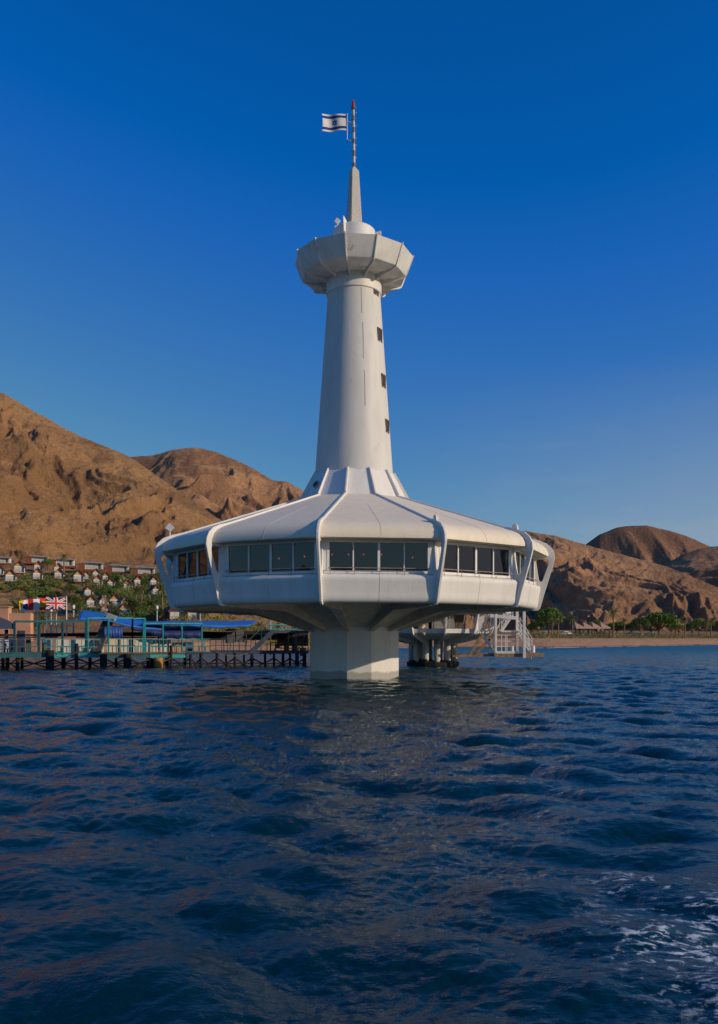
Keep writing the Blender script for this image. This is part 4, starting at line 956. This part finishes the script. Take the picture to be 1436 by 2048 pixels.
def make_terrace():
    t = thing('terrace_house', (0, 0, 0), 'x', 'house'); w, h = 6.6, 2.5
    mb = MB(); mb.box((0, 2.2, h/2), (w, 4, h)); mb.build('wall', WALLW, t)
    mb = MB(); R = Matrix.Rotation(math.radians(4), 3, 'Y') @ Matrix.Rotation(math.radians(8), 3, 'X'); mb.box((-.2, 1.7, h+.42), (w+1.2, 5.6, .28), M=R); mb.build('roof', GREYR, t)
    for x, wd, m in ((-1.9, 2.0, CURT), (.25, 1.9, CURT), (2.0, .9, DOORD), (2.85, .5, CURT)):
        mb = MB(); mb.box((x, .17, h*.5), (wd, .07, h*.78)); mb.build('window', m, t)
    mb = MB(); mb.box((-w/2-1.3, 1.2, h*.45), (2.2, 2.6, h*.9)); mb.build('side_wing', TRIM, t)
    mb = MB(); mb.box((-.8, -.5, -.35), (w+3.0, 2.2, .7)); mb.bar((-w/2-2, -1.5, .7), (w/2+.5, -1.5, .7), .07)
    for i in range(10): mb.bar((-w/2-2+i*(w+2.5)/9, -1.5, 0), (-w/2-2+i*(w+2.5)/9, -1.5, .7), .05)
    mb.build('balcony', TRIM, t); mb = MB()
    for i in range(5): mb.bar((-w/2-1.6+i*2.1, -1.0, -2.6), (-w/2-1.6+i*2.1, -1.0, -.6), .16)
    mb.build('stilt', mat('stilt_brown', (.09, .045, .03), .8), t); return t
BG = 'gabled bungalows on the hillside'
for px, py, wpx, kind, lab in (
    (-1, 1152, 18, 'a', 'bungalow cut by the left photo edge, below the teal topped terrace house'),
    (39, 1148, 22, 'a', 'bungalow alone in the upper bungalow row, right of the cut one at the edge'),
    (22, 1165, 22, 'a', 'bungalow with a white side wall, lowest left above the sandy cliff'),
    (77, 1143, 18, 'a', 'bungalow tucked under the second terrace house beside a green tree'),
    (76, 1161, 20, 'a', 'bungalow at the cliff top directly below another bungalow, left of centre hillside'),
    (117, 1147, 18, 'a', 'bungalow mostly hidden behind the one on the orange cliff edge'),
    (119, 1160, 20, 'a', 'bungalow at the right end of the orange cliff edge'),
    (158, 1166, 22, 'a', 'bungalow just right of the orange cliff, with a dark left roof slope'),
    (174, 1160, 15, 'a', 'small bungalow behind the one beside the orange cliff'),
    (193, 1156, 16, 'a', 'topmost bungalow below the middle terrace house'),
    (196, 1173, 19, 'a', 'wide fronted bungalow in the middle of the palm grove'),
    (213, 1163, 16, 'a', 'bungalow right of the topmost one, half behind bushes'),
    (222, 1175, 15, 'a', 'bungalow half swallowed by green trees, white corner showing'),
    (247, 1166, 16, 'a', 'bungalow with a pale gable behind thin palm trunks'),
    (256, 1181, 19, 'a', 'bungalow with a broad gable behind two thin palm trunks'),
    (278, 1174, 20, 'a', 'white fronted bungalow under the right terrace house'),
    (309, 1174, 18, 'a', 'bungalow at the saucer edge, highest on the right'),
    (313, 1190, 17, 'a', 'bungalow at the saucer edge below another, beside a tall trunk'),
    (178, 1193, 18, 'a', 'bungalow alone under a palm, above the sloping blue awning'),
    (184, 1216, 22, 'a', 'bungalow with a white corner wall just above the sloping blue awning'),
    (208, 1214, 19, 'a', 'bungalow behind the red and white lattice mast'),
    (232, 1216, 25, 'a', 'bungalow with the widest orange gable above the blue awning'),
    (252, 1217, 20, 'a', 'bungalow joined to the right of the widest orange gable'),
    (166, 1224, 18, 'a', 'low bungalow peeking over the left end of the blue awning'),
    (212, 1231, 20, 'a', 'bungalow with its gable just clearing the blue awning behind the mast'),
    (250, 1234, 24, 'a', 'lowest bungalow behind a bushy palm at the blue awning'),
    (353, 1243, 32, 'd', 'dark brown gabled bungalow under the saucer edge'),
    (388, 1243, 30, 'r', 'rose red gabled bungalow under the saucer edge')):
    p, d = on_ground(px, py); sc = wpx*d/F/2.75
    place('bung'+kind, {'a': lambda: make_bungalow(GABLE), 'd': lambda: make_bungalow(GABLED, GABLED), 'r': lambda: make_bungalow(GABLER, GABLER)}[kind], p+Vector((0, 0, .15*sc)), lab, sc, math.radians(26+rnd.uniform(-7, 7)), BG)
for px, py, wpx, lab in ((4, 1128, 34, 'terrace house with teal shade cut by the left photo edge'), (31, 1122, 26, 'tall terrace house with a hipped grey roof, highest on the hillside'),
    (80, 1127, 36, 'long terrace house left of the bushy tree on the top row'), (130, 1134, 40, 'terrace house half hidden by a palm on the top row'),
    (188, 1141, 40, 'terrace house with white curtains in the middle of the top row'), (241, 1146, 36, 'terrace house second from the saucer on the top row'),
    (293, 1150, 38, 'terrace house nearest the saucer on the top row')):
    p, d = on_ground(px, py); sc = wpx*d/F/7.6; place('terr', make_terrace, p+Vector((0, 0, .3)), lab, sc, math.radians(16+rnd.uniform(-3, 3)), 'terrace houses along the top row')
# salmon building at the left shore
t = thing('salmon_wall', P(20, 1248, 124), 'long salmon pink plastered wall behind the left end of the pier', 'wall')
p0, p1 = P(-60, 1258, 124), P(74, 1258, 128); m_ = MB(); c = (p0+p1)/2; zt = P(0, 1214, 124).z
m_.box((c.x-1.6, c.y, (zt+1)/2), (p1.x-p0.x-3.2, 1.2, zt-1)); m_.box((p1.x-1.7, c.y+.1, (zt+.2)/2), (3.4, 1.1, zt-1.9)); m_.build('wall', mat('salmon_plaster', (.62, .33, .20), .85, .12, .5), t, bevel=.05)
m_ = MB(); m_.box((c.x-1.6, c.y, zt+.08), (p1.x-p0.x-2.9, 1.5, .16)); m_.build('coping', mat('salmon_coping', (.55, .30, .19), .85), t)
PG = 'palms among the hillside bungalows'
r1 = random.Random(11)
for px, yt, yb, kind, lab in (
    (283, 1172, 1216, 0, 'tall single palm left of the saucer, in front of the bungalows'), (262, 1134, 1158, 1, 'palm beside the right terrace house'),
    (258, 1194, 1230, 2, 'broad bushy palm above the middle of the blue awning'), (301, 1198, 1238, 2, 'broad bushy palm beside the globe lamp near the saucer'),
    (325, 1166, 1226, 0, 'thick red trunked palm nearest the saucer edge'), (182, 1146, 1176, 1, 'thin palm between two bungalows in the grove'),
    (247, 1158, 1190, 1, 'thin trunked palm, left of a close pair'), (256, 1166, 1192, 1, 'thin trunked palm, right of a close pair'),
    (235, 1217, 1238, 2, 'short bushy palm touching the blue awning'), (128, 1106, 1148, 1, 'palm in front of the half hidden terrace house'),
    (34, 1204, 1246, 2, 'palm with drooping fronds before the salmon wall'), (60, 1226, 1256, 2, 'low palm at the right part of the salmon wall'),
    (88, 1210, 1254, 2, 'palm standing behind the flagpoles'), (272, 1180, 1222, 0, 'palm just left of the tall single palm'),
    (165, 1196, 1224, 1, 'palm over the left end of the sloping awning'), (148, 1186, 1226, 0, 'palm behind the globe lamp beside the flags'), (213, 1192, 1220, 1, 'palm touching the lattice mast'),
    (336, 1214, 1243, 2, 'yellowish palm under the saucer, left of the dark gable'), (370, 1226, 1246, 3, 'short yellow palm between the dark and the rose gables'),
    (410, 1222, 1250, 3, 'yellow palm right of the rose gable'), (446, 1220, 1252, 0, 'slim palm under the saucer, behind the long awning'), (482, 1222, 1252, 3, 'palm under the saucer, third right of the rose gable'),
    (520, 1224, 1256, 3, 'palm at the right end of the long blue awning'), (556, 1226, 1258, 3, 'palm behind the upper pier platform'), (590, 1230, 1262, 3, 'palm closest to the tower column')):
    d = hit(px, yb) if yb < 1252 else 150.
    d = min(d, 330); p, _ = on_ground(px, d=d); h = (yb-yt)*d/F*.80; k = ('palm', kind)
    mk = [lambda: make_palm(r1, 6.0, 2.2, FROND, 30), lambda: make_palm(r1, 5.0, 2.0, FROND, 26), lambda: make_palm(r1, 2.6, 2.6, FROND, 34, .8), lambda: make_palm(r1, 4.0, 2.4, FROND_Y, 30)][kind]
    place(k, mk, p, lab, h/[6., 5., 2.6*1.15, 4.][kind], rnd.uniform(0, 6.28), PG)
TG = 'trees and shrubs on the hillside'
for px, yt, yb, wpx, kind, lab in (
    (95, 1117, 1140, 26, 0, 'round green tree between the two left terrace houses'), (146, 1190, 1226, 34, 1, 'dark green tree behind the crossed navy flag'),
    (232, 1148, 1172, 34, 0, 'bright green tree crown in the middle of the upper grove'), (224, 1176, 1202, 30, 0, 'green tree left of the broad gable bungalow'),
    (246, 1184, 1210, 30, 0, 'green tree right above the widest orange gable'), (203, 1180, 1206, 24, 1, 'dark tree below the wide fronted bungalow'),
    (290, 1158, 1184, 22, 1, 'dark tree below the terrace house nearest the saucer'), (315, 1190, 1230, 30, 1, 'dark tree at the saucer edge by the globe lamp'),
    (140, 1168, 1196, 26, 1, 'dark tree at the foot of the orange cliff'), (270, 1200, 1232, 30, 1, 'dark tree between the two broad bushy palms'), (160, 1204, 1230, 24, 0, 'tree behind the left tip of the sloping awning'),
    (500, 1226, 1256, 40, 2, 'olive tree under the saucer behind the long awning'), (460, 1228, 1254, 36, 2, 'olive tree left of another, under the saucer'), (540, 1230, 1258, 40, 2, 'olive tree beside the platform lamp'), (575, 1236, 1262, 38, 2, 'olive tree closest to the tower column')):
    d = hit(px, yb) if yb < 1252 else 142.
    p, _ = on_ground(px, d=d); h = (yb-yt)*d/F; w = wpx*d/F
    mk = [lambda: make_tree(r1, 5, 5.5, LEAF_G), lambda: make_tree(r1, 5, 5, LEAF_D), lambda: make_tree(r1, 4.5, 6, LEAF_Y)][kind]
    place(('tree', kind), mk, p, lab, w/[5.5, 5, 6][kind], rnd.uniform(0, 6.28), TG, h/[5, 5, 4.5][kind])
for px, yt, yb, wpx, kind, lab in ((62, 1178, 1197, 40, 0, 'wide green shrub left of the flags, under the cliff'), (92, 1174, 1196, 42, 0, 'wide green shrub in the middle under the orange cliff'), (112, 1180, 1196, 30, 1, 'dark shrub at the right end of the cliff foot'),
    (48, 1166, 1180, 30, 2, 'olive shrub on the slope below the lowest left bungalow'), (8, 1168, 1180, 26, 2, 'olive shrub at the left photo edge below the bungalows'), (206, 1220, 1232, 22, 0, 'bright shrub at the foot of the lattice mast'), (190, 1216, 1226, 18, 0, 'small bright shrub beside the white corner bungalow'),
    (362, 1232, 1248, 30, 2, 'yellow green shrub in front of the dark gable'), (425, 1238, 1254, 34, 2, 'yellow green shrub right of the rose gable')):
    d = hit(px, yb); p, _ = on_ground(px, d=d); h = (yb-yt)*d/F; w = wpx*d/F
    mk = [lambda: make_bush(r1, 2.2, 4, LEAF_G), lambda: make_bush(r1, 2.2, 4, LEAF_D), lambda: make_bush(r1, 2.2, 4, LEAF_Y)][kind]
    place(('bush', kind), mk, p, lab, w/4, rnd.uniform(0, 6.28), TG, h/2.2)
# low scrub between the houses
m_ = MB(); m2_ = MB()
for _ in range(1000):
    px = rnd.choice((rnd.uniform(150, 345), rnd.uniform(150, 345), rnd.uniform(170, 345), rnd.uniform(190, 345), rnd.uniform(0, 150), rnd.uniform(330, 600))); py = rnd.uniform(1150+(345-px)*-.02, 1240) if px > 150 else rnd.uniform(1150, 1182)
    p, d = on_ground(px, py)
    if d > 320: continue
    s_ = rnd.uniform(.5, 1.5); leaves(rnd.choice((m_, m2_)), p+Vector((0, 0, s_*.4)), s_*1.2, s_, s_*.6, 34, .24, rnd, .1)
o = m2_.build('garden_shrubbery', LEAF_G, None, recalc=False); o['kind'] = 'stuff'; tag(o, 'bright green garden shrubbery between the hillside bungalows', 'shrubbery')
o = m_.build('hillside_scrub', LEAF_D, None, recalc=False); o['kind'] = 'stuff'; tag(o, 'low dark green scrub growing between the hillside bungalows', 'scrub')

m_ = MB()
for _ in range(420):
    px = rnd.uniform(325, 640); d = rnd.uniform(128, 205); p, _d = on_ground(px, d=d); s_ = rnd.uniform(.6, 1.7)
    leaves(m_, p+Vector((0, 0, s_*.5)), s_*1.1, s_, s_*.8, 36, .17, rnd, .1)
o = m_.build('shore_scrub', LEAF_Y, None, recalc=False); tag(o, 'dense yellow green scrub on the shore behind the pier', 'scrub', None, 'stuff')

# ------------------------------------------------------------------ right shore
SG = 'trees along the right beach'
def shore_pt(px, inl): d = float(shore(px))+inl; p, _ = on_ground(px, d=d); return p, d
for px, yt, yb, wpx, inl, kind, lab in (
    (1098, 1222, 1276, 50, 62, 'A', 'broad green round headed tree nearest the saucer on the beach'), (1076, 1246, 1278, 26, 55, 'D', 'dark ragged tree at the left end of the beach'),
    (1234, 1242, 1268, 34, 90, 'A', 'low green tree behind the tall black palm'), (1281, 1236, 1273, 36, 62, 'D', 'dark spreading tree left of the biggest one'),
    (1319, 1229, 1276, 62, 58, 'A', 'biggest bushy green tree on the right beach'), (1342, 1244, 1276, 26, 60, 'D', 'narrow tree at the right flank of the biggest one'),
    (1398, 1235, 1270, 34, 75, 'Y', 'flat topped yellow green tree in the right part of the beach'), (1438, 1242, 1272, 34, 66, 'D', 'dark tree cut by the right photo edge'), (1358, 1250, 1274, 22, 70, 'Y', 'small olive tree by the utility pole'),
    (1190, 1240, 1268, 34, 92, 'A', 'green tree top rising behind the pavilion roofs'), (1262, 1246, 1271, 26, 88, 'D', 'dark tree between the two palms and the spreading tree'), (1384, 1247, 1274, 24, 64, 'D', 'dark low tree left of the flat topped one'),
    (1302, 1242, 1272, 30, 78, 'D', 'dark tree tucked behind the left flank of the biggest one'), (1064, 1252, 1278, 20, 60, 'A', 'small green tree just right of the white stairs')):
    p, d = shore_pt(px, inl); h = (yb-yt)*d/F*1.12; w = wpx*d/F*1.15; mk = {'A': lambda: make_tree(r1, 6, 7, LEAF_G, nclump=20, nleaf=150), 'D': lambda: make_tree(r1, 5, 5, LEAF_D), 'Y': lambda: make_tree(r1, 4.5, 6, LEAF_Y)}[kind]
    place(('stree', kind), mk, p, lab, w/{'A': 7, 'D': 5, 'Y': 6}[kind], rnd.uniform(0, 6.28), SG, h/{'A': 6, 'D': 5, 'Y': 4.5}[kind])
for px, yt, yb, inl, kind, lab in ((1227, 1217, 1274, 58, 'T', 'tallest black trunked palm on the beach'), (1249, 1235, 1273, 62, 'T', 'shorter palm just right of the tallest one'), (1117, 1232, 1276, 58, 'T', 'palm between the broad round tree and the pavilion'),
    (1145, 1234, 1278, 54, 'T', 'palm in front of the left end of the pavilion'), (1370, 1234, 1276, 60, 'T', 'palm right of the utility pole'), (1413, 1237, 1274, 64, 'T', 'palm, left of the close pair at the right edge'), (1422, 1238, 1275, 64, 'T', 'palm, right of the close pair at the right edge'), (1104, 1240, 1277, 52, 'T', 'palm in front of the broad round tree')):
    p, d = shore_pt(px, inl); h = (yb-yt)*d/F*.86; place(('spalm',), lambda: make_palm(r1, 6.0, 2.1, FROND, 30), p, lab, h/6.0, rnd.uniform(0, 6.28), SG)
# pavilion
p, d = shore_pt(1182, 62); t = thing('beach_pavilion', p, 'open beach pavilion with four tan tent roofs in a row', 'pavilion'); sc = d/F
W_ = 68*sc; z0 = p.z; ze = CAMH+(HY-1256)*sc; zp = CAMH+(HY-1244)*sc
for i in range(4):
    x0 = p.x-W_/2+i*W_/4; x1 = x0+W_/4; m_ = MB(); y0, y1 = p.y-2.6, p.y+2.6
    m_.add([(x0, y0, ze), (x1+.25, y0, ze), (x1+.25, y1, ze), (x0, y1, ze), (x0+.15, p.y-.4, zp), (x0+.15, p.y+.4, zp)], [(0, 1, 4), (1, 2, 5, 4), (2, 3, 5), (3, 0, 4, 5), (3, 2, 1, 0)])
    m_.box(((x0+x1)/2, y0, ze-.12), (x1-x0, .12, .3)); m_.build('tent_roof', mat('tan_canvas', (.55, .33, .22), .8, .12, .6), t)
    for dy in (-2.3, 2.3):
        m_ = MB(); m_.bar((x1-.25, p.y+dy, z0-.4), (x1-.25, p.y+dy, ze), .42); m_.build('post', mat('pavilion_post', (.10, .045, .03), .8), t)
m_ = MB(); m_.bar((p.x-W_/2+.2, p.y-2.3, z0-.4), (p.x-W_/2+.2, p.y-2.3, ze), .6); m_.build('post', mat('pavilion_post', (.10, .045, .03), .8), t)
# parked cars
def make_car(bm_):
    t = thing('parked_car', (0, 0, 0), 'x', 'car'); m_ = MB()
    prof = [(-2.1, .35), (-2.15, .75), (-1.35, .92), (-.75, 1.42), (.75, 1.45), (1.45, .98), (2.1, .88), (2.15, .4)]
    vs = [(x, y, z) for y in (-.82, .82) for x, z in prof]; n = len(prof)
    m_.add(vs, [tuple(range(n)), tuple(range(2*n-1, n-1, -1))]+[(i, (i+1) % n, n+(i+1) % n, n+i) for i in range(n)]); m_.build('body', bm_, t, bevel=.06)
    m_ = MB()
    for s_ in (-1, 1): m_.add([(-1.2, s_*.835, .95), (-.7, s_*.80, 1.36), (.7, s_*.80, 1.38), (1.3, s_*.835, .98)], [(0, 1, 2, 3)])
    m_.add([(-1.36, -.72, .95), (-.80, -.66, 1.40), (-.80, .66, 1.40), (-1.36, .72, .95)], [(0, 1, 2, 3)]); m_.build('window', DOORD, t)
    for x in (-1.3, 1.3):
        for y in (-.8, .8): m_ = MB(); m_.tube((x, y-.1, .32), (x, y+.1, .32), .32, n=14); m_.build('wheel', BLACK, t)
    return t
CW = mat('car_white', (.75, .75, .76), .25, .03); CB = mat('car_blue', (.05, .12, .26), .25, .05); CT = mat('car_teal', (.10, .28, .33), .25, .05)
for px, key, lab in ((1090, 'w', 'white car under the broad round tree'), (1130, 'w', 'white car seen left of the pavilion'), (1153, 'b', 'blue car under the left tent roof of the pavilion'), (1178, 'w', 'white car under the middle tent roofs'),
                     (1203, 't', 'teal car under the right tent roof'), (1262, 't', 'teal car, left of a pair beside the dark spreading tree'), (1274, 'w', 'white car, right of a pair beside the dark spreading tree'), (1301, 't', 'teal car behind the biggest tree trunk')):
    p, d = shore_pt(px, 98); p.z = float(ground_z(px, d)); place(('car', key), lambda: make_car({'w': CW, 'b': CB, 't': CT}[key]), p, lab, 1.0, rnd.choice((.3, 2.9, -.4)), 'cars parked behind the beach')
# fence and utility pole, scrub, stones and surf
t = thing('beach_fence', shore_pt(1250, 47)[0], 'thin grey post and wire fence along the top of the right beach', 'fence'); POST = mat('fence_post', (.22, .18, .14), .8)
prev = None; wm = MB()
for i in range(34):
    px = 1064+i*11.6; p, d = shore_pt(px, 46); m_ = MB(); m_.bar(p-Vector((0, 0, .2)), p+Vector((0, 0, 1.9)), .10); m_.build('post', POST, t)
    if prev is not None:
        for z in (.5, 1.1, 1.8): wm.bar(prev+Vector((0, 0, z)), p+Vector((0, 0, z)), .03)
    prev = p
wm.build('wire', POST, t)
p, d = shore_pt(1351, 66); t = thing('utility_pole', p, 'dark slim utility pole right of the biggest beach tree', 'pole'); m_ = MB(); m_.tube(p-Vector((0, 0, .3)), p+Vector((0, 0, 52*d/F)), .12, .09, 8); m_.build('pole', BLACK, t)
m_ = MB(); m_.bar(p+Vector((-.5, 0, 48*d/F)), p+Vector((.5, 0, 48*d/F)), .09); m_.build('crossarm', BLACK, t)
m_ = MB()
for _ in range(420):
    px = rnd.uniform(1050, 1470); p, d = shore_pt(px, rnd.uniform(48, 84)); s_ = rnd.uniform(.5, 1.25); leaves(m_, p+Vector((0, 0, s_*.5)), s_*1.6, s_, s_*.9, 34, .22, rnd, .1)
o = m_.build('beach_scrub', LEAF_Y, None, recalc=False); tag(o, 'yellow green scrub behind the beach fence', 'scrub', None, 'stuff')
m_ = MB()
for _ in range(90):
    px = rnd.uniform(1050, 1460); p, d = shore_pt(px, rnd.uniform(39, 46)); s_ = rnd.uniform(.06, .2); m_.box(p+Vector((0, 0, s_*.3)), (s_*2, s_*1.4, s_), rnd.uniform(0, 3))
o = m_.build('beach_stones', mat('pale_stone', (.48, .38, .30), .9, .2), None, bevel=.05); tag(o, 'pale loose stones along the top edge of the beach', 'stones', None, 'stuff')
m_ = MB()
for _ in range(150):
    px = rnd.uniform(1040, 1480) if rnd.random() < .8 else rnd.uniform(795, 830); off = rnd.uniform(-2.5, .6); L = rnd.uniform(2, 12); n = 6; a = []
    for i in range(n+1):
        q = px+(i/n-.5)*L; d = float(shore(q))+off; w = .5*math.sin(math.pi*i/n)*rnd.uniform(.4, 1.2)+.02; a.append((P(q, HY, d), w))
    vs = [Vector((p.x, p.y+s_*w, .10+.05*(s_ > 0))) for p, w in a for s_ in (-1, 1)]; m_.add(vs, [(2*i, 2*i+2, 2*i+3, 2*i+1) for i in range(n)])
o = m_.build('surf', mat('surf_foam', (.75, .78, .80), .8, .05), None, recalc=False); tag(o, 'thin broken white surf along the right waterline', 'surf', None, 'stuff')
